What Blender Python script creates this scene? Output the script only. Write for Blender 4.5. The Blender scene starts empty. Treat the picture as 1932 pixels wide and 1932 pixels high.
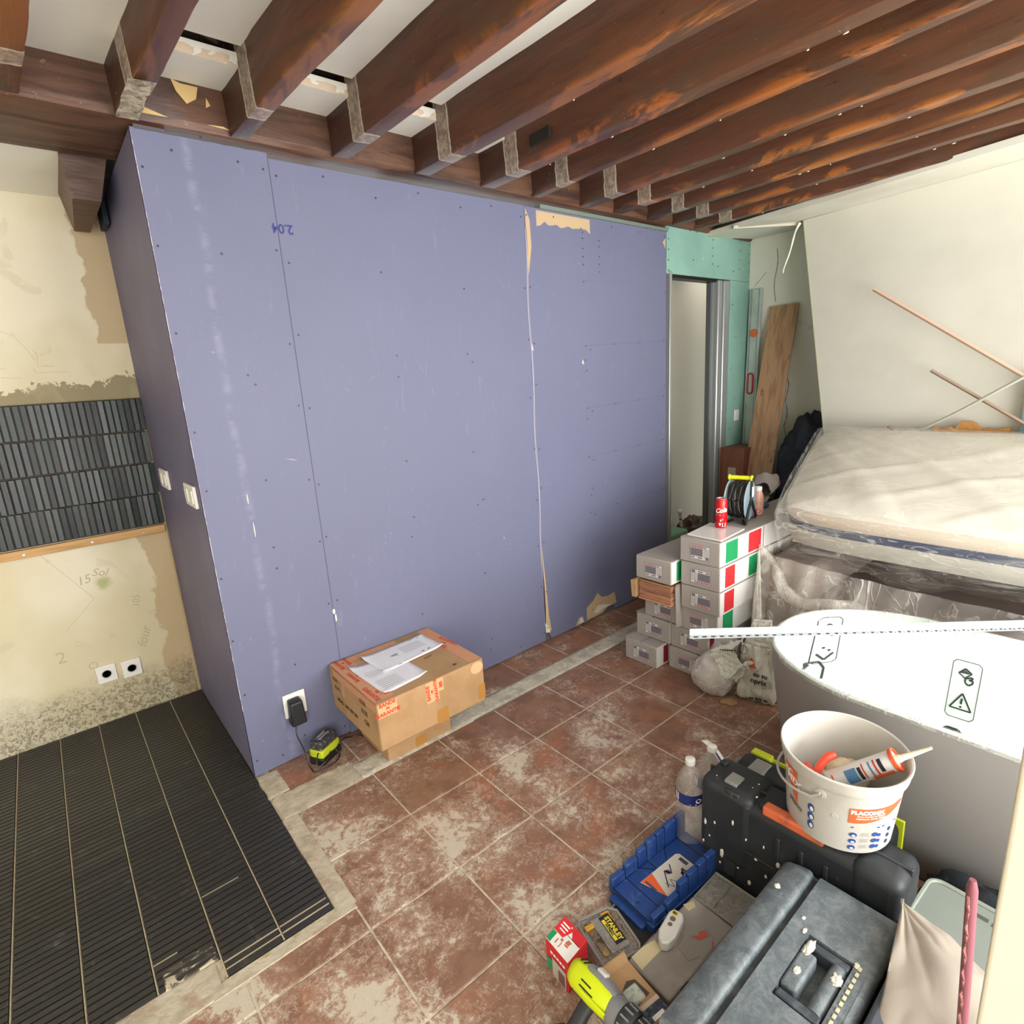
import bpy, bmesh, math, random
from mathutils import Vector, Matrix, noise
R_ = random.Random(7)
PI = math.pi
SC = bpy.context.scene
COL = SC.collection

# ------------------------------------------------------------------ camera
cam_d = bpy.data.cameras.new('camera'); cam = bpy.data.objects.new('camera', cam_d); COL.objects.link(cam)
cam_d.sensor_width = 36.0; cam_d.lens = 1066.05 / 1932 * 36; cam_d.clip_start = .05
CX = Vector((0.76287696, -0.6436316, -0.06129515)); CY = Vector((0.19638214, 0.14034845, 0.97043102)); CZ = Vector((-0.6159974, -0.75235674, 0.23346635))
m = Matrix((CX, CY, CZ)).transposed().to_4x4(); m.translation = Vector((-0.75852737, -1.60657617, 1.50336799)); cam.matrix_world = m
SC.camera = cam
# ------------------------------------------------------------------ world, daylight, exposure
W = bpy.data.worlds.new('world'); SC.world = W; W.use_nodes = True
W.node_tree.nodes['Background'].inputs[0].default_value = (.86, .93, 1.0, 1); W.node_tree.nodes['Background'].inputs[1].default_value = 1.6
def area(name, loc, rot, sx, sy, power, col):
    d = bpy.data.lights.new(name, 'AREA'); d.shape = 'RECTANGLE'; d.size = sx; d.size_y = sy; d.energy = power; d.color = col
    o = bpy.data.objects.new(name, d); COL.objects.link(o); o.location = loc; o.rotation_euler = rot; return o
# daylight through the front wall's window, followed by three added fill lamps
area('daylight_window', (1.02, -2.62, 1.40), (math.radians(90), 0, 0), 2.9, 1.8, 64, (1, .99, .965))
area('ceiling_fill', (1.02, -2.60, .95), (math.radians(128), 0, 0), 2.9, .9, 62, (1, .98, .95))  # added lamp tilted up to brighten the ceiling, standing for ground bounce
area('left_opening_fill', (-1.75, -2.62, 1.25), (math.radians(90), 0, 0), 1.1, 2.2, 52, (1, .985, .95))  # fill lamp added behind an invented opening on the unseen left
area('far_room_fill', (3.7, .92, 2.2), (0, 0, 0), .6, .3, 1.1, (1, .98, .92))  # fill lamp added overhead in the far room, which has no window
SC.view_settings.view_transform = 'Standard'; SC.view_settings.look = 'None'; SC.view_settings.exposure = 0.4; SC.view_settings.gamma = 1
SC.cycles.max_bounces = 7; SC.cycles.diffuse_bounces = 5; SC.cycles.transparent_max_bounces = 12; SC.cycles.caustics_reflective = False; SC.cycles.caustics_refractive = False
SC.cycles.sample_clamp_indirect = 6

# ------------------------------------------------------------------ materials
def lin(h):
    h = h.lstrip('#'); v = [int(h[i:i+2], 16)/255 for i in (0, 2, 4)]
    return tuple((x/12.92 if x <= .04045 else ((x+.055)/1.055)**2.4) for x in v) + (1,)
class NT:
    def __init__(s, m): s.t = m.node_tree; s.n = s.t.nodes; s.l = s.t.links
    def new(s, k, **kw):
        n = s.n.new(k)
        for a, b in kw.items(): setattr(n, a, b)
        return n
    def put(s, sock, v):
        if hasattr(v, 'is_output') or isinstance(v, bpy.types.NodeSocket): s.l.new(v, sock)
        else: sock.default_value = v
    def pos(s, space='world', sc=(1, 1, 1)):
        o = s.new('ShaderNodeNewGeometry').outputs['Position'] if space == 'world' else s.new('ShaderNodeTexCoord').outputs['Object']
        if sc != (1, 1, 1):
            mp = s.new('ShaderNodeMapping'); mp.inputs['Scale'].default_value = sc; s.l.new(o, mp.inputs[0]); o = mp.outputs[0]
        return o
    def noise(s, scale, detail=4, rough=.55, vec=None, dist=0):
        n = s.new('ShaderNodeTexNoise'); n.inputs['Scale'].default_value = scale; n.inputs['Detail'].default_value = detail
        n.inputs['Roughness'].default_value = rough; n.inputs['Distortion'].default_value = dist
        if vec is not None: s.l.new(vec, n.inputs['Vector'])
        return n.outputs['Fac']
    def step(s, v, lo, hi):
        n = s.new('ShaderNodeMapRange', clamp=True, interpolation_type='SMOOTHSTEP'); s.put(n.inputs[0], v)
        n.inputs[1].default_value = lo; n.inputs[2].default_value = hi; return n.outputs[0]
    def math(s, op, a, b=0.0, c=0.0):
        n = s.new('ShaderNodeMath', operation=op); s.put(n.inputs[0], a); s.put(n.inputs[1], b); s.put(n.inputs[2], c); return n.outputs[0]
    def mix(s, f, a, b):
        n = s.new('ShaderNodeMix', data_type='RGBA'); s.put(n.inputs[0], f); s.put(n.inputs[6], a); s.put(n.inputs[7], b); return n.outputs[2]
    def xyz(s, v):
        n = s.new('ShaderNodeSeparateXYZ'); s.l.new(v, n.inputs[0]); return n.outputs
def band(n, v, lo, hi, soft):      # 1 between lo and hi
    return n.math('MULTIPLY', n.step(v, lo-soft, lo+soft), n.math('SUBTRACT', 1.0, n.step(v, hi-soft, hi+soft)))
MATS = {}
def mat(name, col, rough=.6, metal=0, layers=(), bump=None, rand=0, fn=None, spec=.5, space='world', coat=0, alpha=1):
    """layers: (colour, scale, lo, hi, stretch, detail)"""
    if name in MATS: return MATS[name]
    m = bpy.data.materials.new(name); m.use_nodes = True; MATS[name] = m
    n = NT(m); b = n.n['Principled BSDF']
    c = lin(col); b.inputs['Base Color'].default_value = c
    b.inputs['Roughness'].default_value = rough; b.inputs['Metallic'].default_value = metal; b.inputs['Specular IOR Level'].default_value = spec
    if coat: b.inputs['Coat Weight'].default_value = coat; b.inputs['Coat Roughness'].default_value = .2
    cur = c
    if rand:
        oi = n.new('ShaderNodeObjectInfo'); hs = n.new('ShaderNodeHueSaturation'); hs.inputs['Color'].default_value = c
        n.l.new(n.math('MULTIPLY_ADD', oi.outputs['Random'], rand*2, 1-rand), hs.inputs['Value']); cur = hs.outputs[0]
    for L in layers:
        lc, scale, lo, hi = L[:4]; st = L[4] if len(L) > 4 else (1, 1, 1); det = L[5] if len(L) > 5 else 5
        f = n.step(n.noise(scale, det, .6, n.pos(space, st)), lo, hi)
        if len(L) > 6: f = n.math('MULTIPLY', f, L[6])
        cur = n.mix(f, cur, lin(lc))
    if fn: cur = fn(n, cur) or cur
    if cur is not c: n.put(b.inputs['Base Color'], cur)
    if bump:
        bp = n.new('ShaderNodeBump'); bp.inputs['Strength'].default_value = bump[1]; bp.inputs['Distance'].default_value = bump[2] if len(bump) > 2 else .01
        n.l.new(n.noise(bump[0], 6, .6, n.pos(space, bump[3] if len(bump) > 3 else (1, 1, 1))), bp.inputs['Height']); n.l.new(bp.outputs[0], b.inputs['Normal'])
    if alpha < 1: b.inputs['Alpha'].default_value = alpha
    return m
def film(name, col, lo, hi, scale, amin, amax, rough=.25, space='world', st=(1, 1, 1), crease=.55, bs=.5):
    m = bpy.data.materials.new(name); m.use_nodes = True; n = NT(m); b = n.n['Principled BSDF']
    b.inputs['Base Color'].default_value = lin(col); b.inputs['Roughness'].default_value = rough
    p = n.pos(space, st); f = n.step(n.noise(scale, 5, .6, p, .6), lo, hi)
    def ridge(sc, w, d): return n.math('SUBTRACT', 1.0, n.step(n.math('ABSOLUTE', n.math('SUBTRACT', n.noise(sc, 3, .5, p, d), .5)), .0, w))
    c = n.math('MAXIMUM', n.math('MULTIPLY', ridge(scale*.9, .035, 1.2), n.step(n.noise(scale*.7, 2, .5, p), .40, .6)), n.math('MULTIPLY', ridge(scale*2.3, .03, .8), .6))
    a = n.math('ADD', n.math('MULTIPLY_ADD', f, amax-amin, amin), n.math('MULTIPLY', c, crease)); n.l.new(n.math('MINIMUM', a, 1.0), b.inputs['Alpha'])
    bp = n.new('ShaderNodeBump'); bp.inputs['Strength'].default_value = bs; bp.inputs['Distance'].default_value = .012
    n.l.new(n.math('ADD', n.math('MULTIPLY', c, .6), n.noise(scale*1.6, 5, .6, p, .8)), bp.inputs['Height']); n.l.new(bp.outputs[0], b.inputs['Normal'])
    return m

# ------------------------------------------------------------------ mesh helpers
class B:
    def __init__(s): s.v = []; s.f = []
    def add(s, v, f):
        k = len(s.v); s.v += [tuple(p) for p in v]; s.f += [tuple(i+k for i in q) for q in f]; return s
    def box(s, a, b):
        x0, y0, z0 = a; x1, y1, z1 = b
        return s.add([(x0,y0,z0),(x1,y0,z0),(x1,y1,z0),(x0,y1,z0),(x0,y0,z1),(x1,y0,z1),(x1,y1,z1),(x0,y1,z1)],
                     [(0,3,2,1),(4,5,6,7),(0,1,5,4),(1,2,6,5),(2,3,7,6),(3,0,4,7)])
    def hexa(s, bot, top): return s.add(list(bot)+list(top), [(0,3,2,1),(4,5,6,7),(0,1,5,4),(1,2,6,5),(2,3,7,6),(3,0,4,7)])
    def prism(s, poly, h, M=None):      # poly in xy extruded along z (0..h)
        M = M or Matrix(); n = len(poly)
        v = [M @ Vector((x, y, 0)) for x, y in poly] + [M @ Vector((x, y, h)) for x, y in poly]
        return s.add(v, [tuple(range(n))[::-1], tuple(range(n, 2*n))] + [(i, (i+1) % n, n+(i+1) % n, n+i) for i in range(n)])
    def lathe(s, prof, n=32, M=None, cap=True):
        M = M or Matrix(); v = []; f = []
        for r, z in prof:
            for i in range(n): a = 2*PI*i/n; v.append(M @ Vector((r*math.cos(a), r*math.sin(a), z)))
        for j in range(len(prof)-1):
            for i in range(n): k = (i+1) % n; f.append((j*n+i, j*n+k, (j+1)*n+k, (j+1)*n+i))
        if cap: f.append(tuple(range(n))[::-1]); f.append(tuple(range((len(prof)-1)*n, len(prof)*n)))
        return s.add(v, f)
    def tube(s, pts, r, n=8, closed=False):
        pts = [Vector(p) for p in pts]; N = len(pts); v = []; f = []; up = Vector((0, 0, 1))
        rr = r if isinstance(r, (list, tuple)) else [r]*N
        for i, p in enumerate(pts):
            t = (pts[(i+1) % N] - pts[i-1]) if closed else (pts[min(i+1, N-1)] - pts[max(i-1, 0)])
            t.normalize(); a = t.cross(up)
            if a.length < .05: a = t.cross(Vector((1, 0, 0)))
            a.normalize(); b = t.cross(a); b.normalize()
            for k in range(n): w = 2*PI*k/n; v.append(p + a*(rr[i]*math.cos(w)) + b*(rr[i]*math.sin(w)))
        for i in range(N if closed else N-1):
            for k in range(n): q = (k+1) % n; j = (i+1) % N; f.append((i*n+k, i*n+q, j*n+q, j*n+k))
        if not closed: f += [tuple(range(n))[::-1], tuple(range((N-1)*n, N*n))]
        return s.add(v, f)
    def grid(s, nu, nv, fn):
        v = [fn(i/nu, j/nv) for i in range(nu+1) for j in range(nv+1)]
        return s.add(v, [(i*(nv+1)+j, (i+1)*(nv+1)+j, (i+1)*(nv+1)+j+1, i*(nv+1)+j+1) for i in range(nu) for j in range(nv)])
    def xf(s, M): s.v = [tuple(M @ Vector(p)) for p in s.v]; return s
def nz(p, s=1.0): return noise.noise(Vector(p)*s)
def blob(c, r, amp, sc, seed, nu=28, nv=24, sq=1.0):
    def f(u, v):
        a = 2*PI*u; p = PI*v; d = Vector((math.cos(a)*math.sin(p), math.sin(a)*math.sin(p), math.cos(p)))
        k = 1+amp*nz(d*sc+Vector((seed, 0, 0)))+amp*.45*nz(d*sc*2.7+Vector((0, seed, 0)))
        k2 = abs(d.z)**sq*(1 if d.z > 0 else -1)
        return (c[0]+r[0]*d.x*k, c[1]+r[1]*d.y*k, max(c[2]+r[2]*k2*k, c[2]-r[2]*.98))
    return B().grid(nu, nv, f)
WM = {}
def wm(o): return WM.get(o, Matrix())
def tag(o, label=None, cat=None, group=None, kind=None):
    for k, v in (('label', label), ('category', cat), ('group', group), ('kind', kind)):
        if v: o[k] = v
    return o
def thing(name, label, cat, loc=(0, 0, 0), rz=0, group=None, M=None):
    o = bpy.data.objects.new(name, None); COL.objects.link(o); o.empty_display_size = .05
    M = M or (Matrix.Translation(Vector(loc)) @ Matrix.Rotation(rz, 4, 'Z')); o.matrix_world = M; WM[o] = M.copy()
    return tag(o, label, cat, group)
def obj(name, b, m, parent=None, bevel=0, seg=2, smooth=40, local=False, solid=0, sub=0, label=None, kind=None):
    """links builder b as one mesh. vertices are world coordinates unless local=True (then in the parent's frame)"""
    me = bpy.data.meshes.new(name)
    P = wm(parent) if parent else Matrix(); inv = P.inverted()
    v = b.v if local or not parent else [tuple(inv @ Vector(p)) for p in b.v]
    me.from_pydata(v, [], b.f)
    bm = bmesh.new(); bm.from_mesh(me); bmesh.ops.recalc_face_normals(bm, faces=bm.faces); bm.to_mesh(me); bm.free()
    if m: me.materials.append(m)
    if smooth:
        me.shade_smooth()
        if smooth < 180: me.set_sharp_from_angle(angle=math.radians(smooth))
    o = bpy.data.objects.new(name, me); COL.objects.link(o)
    if parent: o.parent = parent
    WM[o] = P.copy()
    if solid: md = o.modifiers.new('s', 'SOLIDIFY'); md.thickness = solid
    if bevel: md = o.modifiers.new('b', 'BEVEL'); md.width = bevel; md.segments = seg; md.limit_method = 'ANGLE'; md.harden_normals = False
    if sub: md = o.modifiers.new('u', 'SUBSURF'); md.levels = sub; md.render_levels = sub
    return tag(o, label, kind=kind)
def box(a, b): return B().box(a, b)
def obox(c, size, M=None):
    x, y, z = [q/2 for q in size]; b = box((-x, -y, -z), (x, y, z)); return b.xf(Matrix.Translation(Vector(c)) @ (M or Matrix()))
def rz(a): return Matrix.Rotation(math.radians(a), 4, 'Z')
def rx(a): return Matrix.Rotation(math.radians(a), 4, 'X')
def ry(a): return Matrix.Rotation(math.radians(a), 4, 'Y')
def tr(*p): return Matrix.Translation(Vector(p))
def struct(name, b, m, parent=None, **k):
    o = obj(name, b, m, parent, **k)
    if not parent: o['kind'] = 'structure'
    return o
def text_geo(s, size=1.0, bold=0.0):
    c = bpy.data.curves.new('t', 'FONT'); c.body = s; c.size = size; c.offset = bold; c.align_x = 'CENTER'; c.align_y = 'CENTER'; c.resolution_u = 3
    o = bpy.data.objects.new('t', c); me = bpy.data.meshes.new_from_object(o)
    v = [tuple(p.co) for p in me.vertices]; f = [tuple(q.vertices) for q in me.polygons]
    bpy.data.objects.remove(o); bpy.data.curves.remove(c); bpy.data.meshes.remove(me); return v, f
def plane(o, ux, uy, off=.0012):
    o, ux, uy = Vector(o), Vector(ux), Vector(uy); n = ux.cross(uy).normalized()
    return lambda x, y, k=0: o + ux*x + uy*y + n*(off + k)
def cyl(c, r, off=.001, M=None, r2=None, h=1):    # x = angle (rad), y = height above c
    M = M or Matrix()
    def f(x, y, k=0):
        rr = (r if r2 is None else r + (r2-r)*y/h) + off + k
        return M @ (Vector(c) + Vector((rr*math.cos(x), rr*math.sin(x), y)))
    return f
def decal(name, fn, items, m, parent=None, k=0, xs=1.0, label=None):
    """flat print: items ('r',x0,y0,x1,y1) | ('t',text,x,y,size[,rot,bold,shear]) | ('c',x,y,r) | ('p',[(x,y)..]) | ('l',[(x,y)..],w)"""
    b = B()
    def put(v, f): b.add([fn(x*xs, y, k) for x, y in v], f)
    for it in items:
        if it[0] == 'r':
            x0, y0, x1, y1 = it[1:5]; n = 12 if xs != 1.0 else 1
            put([(x0+(x1-x0)*i/n, y) for i in range(n+1) for y in (y0, y1)], [(2*i, 2*i+2, 2*i+3, 2*i+1) for i in range(n)])
        elif it[0] == 't':
            v, f = text_geo(it[1], it[4], it[6] if len(it) > 6 else 0); a = math.radians(it[5] if len(it) > 5 else 0); sh = it[7] if len(it) > 7 else 0
            put([(it[2]+(p[0]+sh*p[1])*math.cos(a)-p[1]*math.sin(a), it[3]+(p[0]+sh*p[1])*math.sin(a)+p[1]*math.cos(a)) for p in v], f)
        elif it[0] == 'c':
            ry_ = it[4] if len(it) > 4 else it[3]
            put([(it[1]+it[3]*math.cos(q*PI/8), it[2]+ry_*math.sin(q*PI/8)) for q in range(16)], [tuple(range(16))])
        elif it[0] == 'p': put(it[1], [tuple(range(len(it[1])))])
        elif it[0] == 'l':
            P = it[1]; w = it[2]/2
            for (x0, y0), (x1, y1) in zip(P, P[1:]):
                d = math.hypot(x1-x0, y1-y0) or 1; nx, ny = -(y1-y0)/d*w, (x1-x0)/d*w
                put([(x0+nx, y0+ny), (x1+nx, y1+ny), (x1-nx, y1-ny), (x0-nx, y0-ny)], [(0, 1, 2, 3)])
    return obj(name, b, m, parent, smooth=0, label=label)
def flat(name, col, rough=.6, **k): return mat(name, col, rough, **k)
def nz(p, s=1.0): return noise.noise(Vector(p)*s)

# palette
INK = flat('black_ink', '#1c1c20'); RED = flat('red_print', '#c8282b'); GREEN = flat('green_print', '#0f8a4f'); ORANGE = flat('orange_print', '#e2622f')
WHITEP = flat('white_print', '#e9e6e0'); BLUEP = flat('navy_print', '#27407f'); GREYP = flat('grey_print', '#6d6a70'); YELP = flat('yellow_print', '#d9c532')
PLW = flat('white_plastic', '#e4e0d8', .35); STEEL = mat('galvanised_steel', '#a9acad', .32, .85, layers=[('#7d8184', 9, .4, .7)]); BLKP = flat('black_plastic', '#17181a', .42)
LIME = flat('lime_plastic', '#b5c024', .45); PENCIL = flat('pencil', '#b5a98d')
T = .308
XS, YW, YB, ZC = -.3555, .614, 1.56, 2.50

# ================================================================== ROOM
# ---- floor
def tile_fn(n, cur):
    p = n.pos(); x, y, z = n.xyz(p)
    oi = n.new('ShaderNodeObjectInfo').outputs['Random']
    cur = n.mix(n.math('MULTIPLY', oi, .45), cur, lin('#7b5c4e'))
    big = n.noise(3.4, 4, .55, p, .4)
    cur = n.mix(n.step(n.noise(9, 6, .65, p, .8), .38, .66), cur, lin('#795644'))
    cur = n.mix(n.math('MULTIPLY', n.step(n.noise(5, 3, .5, p), .52, .68), .6), cur, lin('#9c6244'))
    # plaster dust thickens towards the near left part of the room
    near = n.step(n.math('SUBTRACT', n.math('MULTIPLY', x, -1.0), y), -1.3, 1.0)
    amt = n.math('ADD', n.math('MULTIPLY_ADD', near, .11, -.035), n.math('MULTIPLY', n.math('SUBTRACT', big, .5), .75))
    tex = n.math('ADD', n.math('MULTIPLY', n.noise(13, 8, .72, p, 1.2), .5), n.math('MULTIPLY', n.noise(52, 8, .75, p, .8), .5))
    v = n.math('ADD', tex, amt)
    thin = n.step(v, .47, .60); thick = n.step(v, .585, .635)
    ridge = n.math('SUBTRACT', 1.0, n.step(n.math('ABSOLUTE', n.math('SUBTRACT', n.noise(30, 3, .6, p, 1.6), .5)), .0, .022))
    lace = n.math('MULTIPLY', ridge, n.step(v, .46, .54))
    cur = n.mix(n.math('MULTIPLY', thin, .42), cur, lin('#b7a08e'))
    cur = n.mix(n.math('MULTIPLY', lace, .55), cur, lin('#d2c5b3'))
    return n.mix(n.math('MULTIPLY', thick, .78), cur, lin('#c4bba9'))
M_TILE = mat('terracotta_tile', '#8f6b55', .55, fn=tile_fn, bump=(30, .35, .004))
M_GROUT = mat('grey_grout', '#c8bba6', .9, layers=[('#9c8f7f', 20, .4, .7)], bump=(60, .4, .003))
def cem_fn(n, cur):
    p = n.pos()
    return n.mix(n.math('MULTIPLY', n.step(n.noise(7, 7, .7, p, 1), .56, .64), .55), cur, lin('#9c7f6e'))
M_CEM = mat('rough_cement', '#bdb4a2', .9, layers=[('#a39b8b', 12, .4, .65), ('#cfc8b8', 45, .5, .7)], bump=(40, .8, .006))
M_CEMD = mat('smeared_cement', '#b8ad98', .9, layers=[('#a0937f', 10, .4, .65)], fn=cem_fn, bump=(40, .8, .006))
floor = struct('floor', box((-2.4, -2.7, -.1), (4.3, 2.6, -.0022)), M_GROUT)
tile_mesh = {}
def floor_tile(x0, y0, x1, y1):
    key = (round(x1-x0, 4), round(y1-y0, 4)); g = .0032
    if key not in tile_mesh:
        w, d = key; b = B().hexa([(g, g, -.02), (w-g, g, -.02), (w-g, d-g, -.02), (g, d-g, -.02)], [(g, g, -.001), (w-g, g, -.001), (w-g, d-g, -.001), (g, d-g, -.001)])
        b.add([(g+.003, g+.003, .0006), (w-g-.003, g+.003, .0006), (w-g-.003, d-g-.003, .0006), (g+.003, d-g-.003, .0006)], [(0, 1, 2, 3)])
        b.f += [(4, 5, 9, 8), (5, 6, 10, 9), (6, 7, 11, 10), (7, 4, 8, 11)]
        me = bpy.data.meshes.new('tile'); me.from_pydata(b.v, [], b.f); me.materials.append(M_TILE); tile_mesh[key] = me
    o = bpy.data.objects.new('tile', tile_mesh[key]); COL.objects.link(o); o.parent = floor; o.location = (x0, y0, R_.uniform(-.0006, .0006))
for i in range(-1, 11):
    floor_tile(i*T, 0, (i+1)*T, .298)
    floor_tile(max(i*T, XS), .412, (i+1)*T, .642 if i*T < 2.4 else .72)
    for j in range(1, 6): floor_tile(i*T, -j*T, (i+1)*T, -(j-1)*T)
for i in range(-6, -1):
    floor_tile(i*T, -T, (i+1)*T, -.205)
    for j in range(2, 6): floor_tile(i*T, -j*T, (i+1)*T, -(j-1)*T)
for i in range(7, 13):
    for j in range(0, 3): floor_tile(i*T, .72+j*T, (i+1)*T, .72+(j+1)*T)
def rough_slab(x0, y0, x1, y1, z, amp, nu, nv, edge=.006):
    def f(u, v):
        x = x0+(x1-x0)*u; y = y0+(y1-y0)*v
        if v in (0, 1): y += edge*nz((x*14, y, 3))
        if u in (0, 1): x += edge*nz((x, y*14, 7))
        h = 0 if (u in (0, 1) or v in (0, 1)) else 1
        return (x, y, -.006 + h*(z+.006+amp*nz((x*9, y*9, 0))+amp*.6*nz((x*31, y*31, 2))))
    return B().grid(nu, nv, f)
struct('cement_strip', rough_slab(-.05, .290, 3.4, .418, .0035, .003, 240, 8), M_CEM, floor)
struct('cement_strip', rough_slab(XS, .285, -.03, .45, .0035, .003, 30, 12, .012), M_CEMD, floor)
struct('cement_smear', rough_slab(-.362, -.20, -.295, .30, .003, .002, 12, 60, .01), M_CEMD, floor)
struct('cement_smear', rough_slab(-.36, .44, -.27, .612, .003, .002, 12, 20, .014), M_CEMD, floor)
struct('cement_smear', rough_slab(-.70, -.218, -.30, -.165, .003, .0015, 60, 8, .012), M_CEMD, floor)
struct('cement_smear', rough_slab(-1.6, -.215, -.66, -.085, .003, .0015, 90, 14, .01), M_CEMD, floor)
M_TRENCH = mat('trench_edge', '#70645a', .95)
for yy in (.296, .408):
    b = B().tube([(x/40, yy+.003*nz((x/6, yy*9, 1)), .001) for x in range(20, 136)], .0022, 5); struct('strip_edge', b, M_TRENCH, floor)

# ---- black ribbed tiles of the low platform
def black_fn(n, cur):
    p = n.pos(); oi = n.new('ShaderNodeObjectInfo').outputs['Random']
    cur = n.mix(n.math('MULTIPLY', oi, .5), cur, lin('#352f2a'))
    d = n.step(n.noise(16, 8, .75, p, 1), .56, .78)
    return n.mix(n.math('MULTIPLY', d, .42), cur, lin('#7d766b'))
M_BLK = mat('black_glazed_tile', '#2e2d2c', .33, fn=black_fn, bump=(70, .25, .002))
M_MORT = mat('beige_mortar', '#8a7a5e', .9, layers=[('#5f5443', 25, .4, .6)], bump=(60, .5, .003))
M_MORTL = mat('pale_mortar', '#b5a98a', .9, layers=[('#9a8d70', 15, .4, .6)], bump=(40, .4, .003))
plat = struct('floor_dark_tiles', B().box((-2.2, -.098, -.02), (XS-.297, YB, -.0005)).box((XS-.2975, -.172, -.02), (XS, YB, -.0005)), mat('dark_joint', '#15120f', .9))
struct('edge_mortar', B().box((-2.2, -.106, -.02), (XS-.297, -.098, .002)).box((XS-.2975, -.185, -.02), (XS+.002, -.170, .003)), M_MORTL, plat, bevel=.002)
pitch = .0245
bm_ = B().hexa([(.0015, .0012, -.004), (.1455, .0012, -.004), (.1455, .0208, -.004), (.0015, .0208, -.004)], [(.003, .0028, .006), (.144, .0028, .006), (.144, .0192, .0068), (.003, .0192, .0068)])
sme = bpy.data.meshes.new('tile'); sme.from_pydata(bm_.v, [], bm_.f); sme.materials.append(M_BLK)
cells = []
for c in range(7):
    x0 = XS - .1485*(c+1); y = -.168 if c < 2 else -.096
    k = 0
    while y + pitch*k < YB-.02: cells.append((x0, y+pitch*k)); k += 1
cells.sort(key=lambda q: (q[0]+.074+.7585)**2*.6+(q[1]+1.6)**2)
rest = B()
for i, (x0, y0) in enumerate(cells):
    if i < 300:
        o = bpy.data.objects.new('tile', sme); COL.objects.link(o); o.parent = plat; o.location = (x0, y0, R_.uniform(-.0012, .0008)); o.rotation_euler = (R_.uniform(-.05, .05), 0, 0)
    else: rest.add([(x+x0, y+y0, z) for x, y, z in bm_.v], bm_.f)
obj('tile_rows', rest, M_BLK, plat, kind='stuff', smooth=0)
M_GL = flat('cream_grout', '#a89b80', .9)
for c in range(1, 7):
    x = XS-.1485*c; y0 = -.165 if c < 3 else -.09
    b = B().tube([(x+.0006*nz((i, c, 0)), y0+(YB-y0)*i/60, .0022+.0012*nz((i*.7, c, 5))) for i in range(61)], .0027, 5); obj('grout_line', b, M_GL, plat)
for (cx, yy, x1) in ((0, -.1435, .14), (0, -.119, .14), (1, -.1435, .148), (1, -.119, .148), (1, .15, .11), (2, .005, .06), (3, .02, .10)):
    x = XS-.1485*(cx+1); obj('grout_line', box((x+.003, yy-.0022, .002), (x+x1, yy+.0012, .0052)), M_GL, plat)
obj('broken_tile_edge', rough_slab(-.79, -.10, -.655, -.03, .007, .004, 20, 12, .004), mat('chipped', '#4a443c', .8, layers=[('#b8aa92', 40, .5, .6)]), plat)

# ---- back wall with old plaster
def plaster_fn(n, cur):
    p = n.pos(); x, y, z = n.xyz(p)
    wob = n.math('MULTIPLY', n.math('SUBTRACT', n.noise(7, 5, .6, p), .5), .16)
    wob2 = n.math('MULTIPLY', n.math('SUBTRACT', n.noise(28, 5, .7, p), .5), .10)
    cur = n.mix(n.step(n.noise(1.6, 3, .5, p), .4, .65), cur, lin('#cfc2a0'))
    # tan filler down the corner
    c = n.step(n.math('ADD', x, wob), -.475, -.462); c2 = n.math('ADD', n.step(z, 1.75, 1.76), n.math('SUBTRACT', 1.0, n.step(z, .94, .96)))
    cur = n.mix(n.math('MULTIPLY', n.math('MULTIPLY', c, c2), .75), cur, lin('#b59a72'))
    # mortar above the tile panel
    zz = n.math('ADD', n.math('ADD', z, n.math('MULTIPLY', x, -.12)), n.math('ADD', wob, wob2)); g = band(n, zz, 1.40, 1.66, .004)
    cur = n.mix(n.math('MULTIPLY', g, .95), cur, lin('#8f8365'))
    # damp mould near the floor
    low = n.math('SUBTRACT', 1.0, n.step(n.math('ADD', z, n.math('MULTIPLY', wob, 1.3)), .10, .27)); sp = n.step(n.noise(48, 8, .8, p, 1), .47, .56)
    cur = n.mix(n.math('MULTIPLY', low, n.math('MULTIPLY_ADD', sp, .6, .3)), cur, lin('#6f6450'))
    # green spray mark
    dx = n.math('SUBTRACT', x, -.655); dz = n.math('SUBTRACT', z, .685); r = n.math('SQRT', n.math('ADD', n.math('MULTIPLY', dx, dx), n.math('MULTIPLY', dz, dz)))
    gm = n.math('SUBTRACT', 1.0, n.step(n.math('ADD', r, n.math('MULTIPLY', wob2, .4)), .008, .045))
    cur = n.mix(n.math('MULTIPLY', gm, .65), cur, lin('#8f9a4a'))
    bl = n.step(n.noise(5, 4, .5, p, 1), .6, .66)
    return n.mix(n.math('MULTIPLY', bl, .25), cur, lin('#b7a98a'))
M_PLAST = mat('old_cream_plaster', '#e0d7bf', .85, fn=plaster_fn, bump=(22, .25, .006))
wback = struct('wall_back', B().box((-2.4, YB, 0), (XS, YB+.12, 2.6)), M_PLAST)
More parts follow.
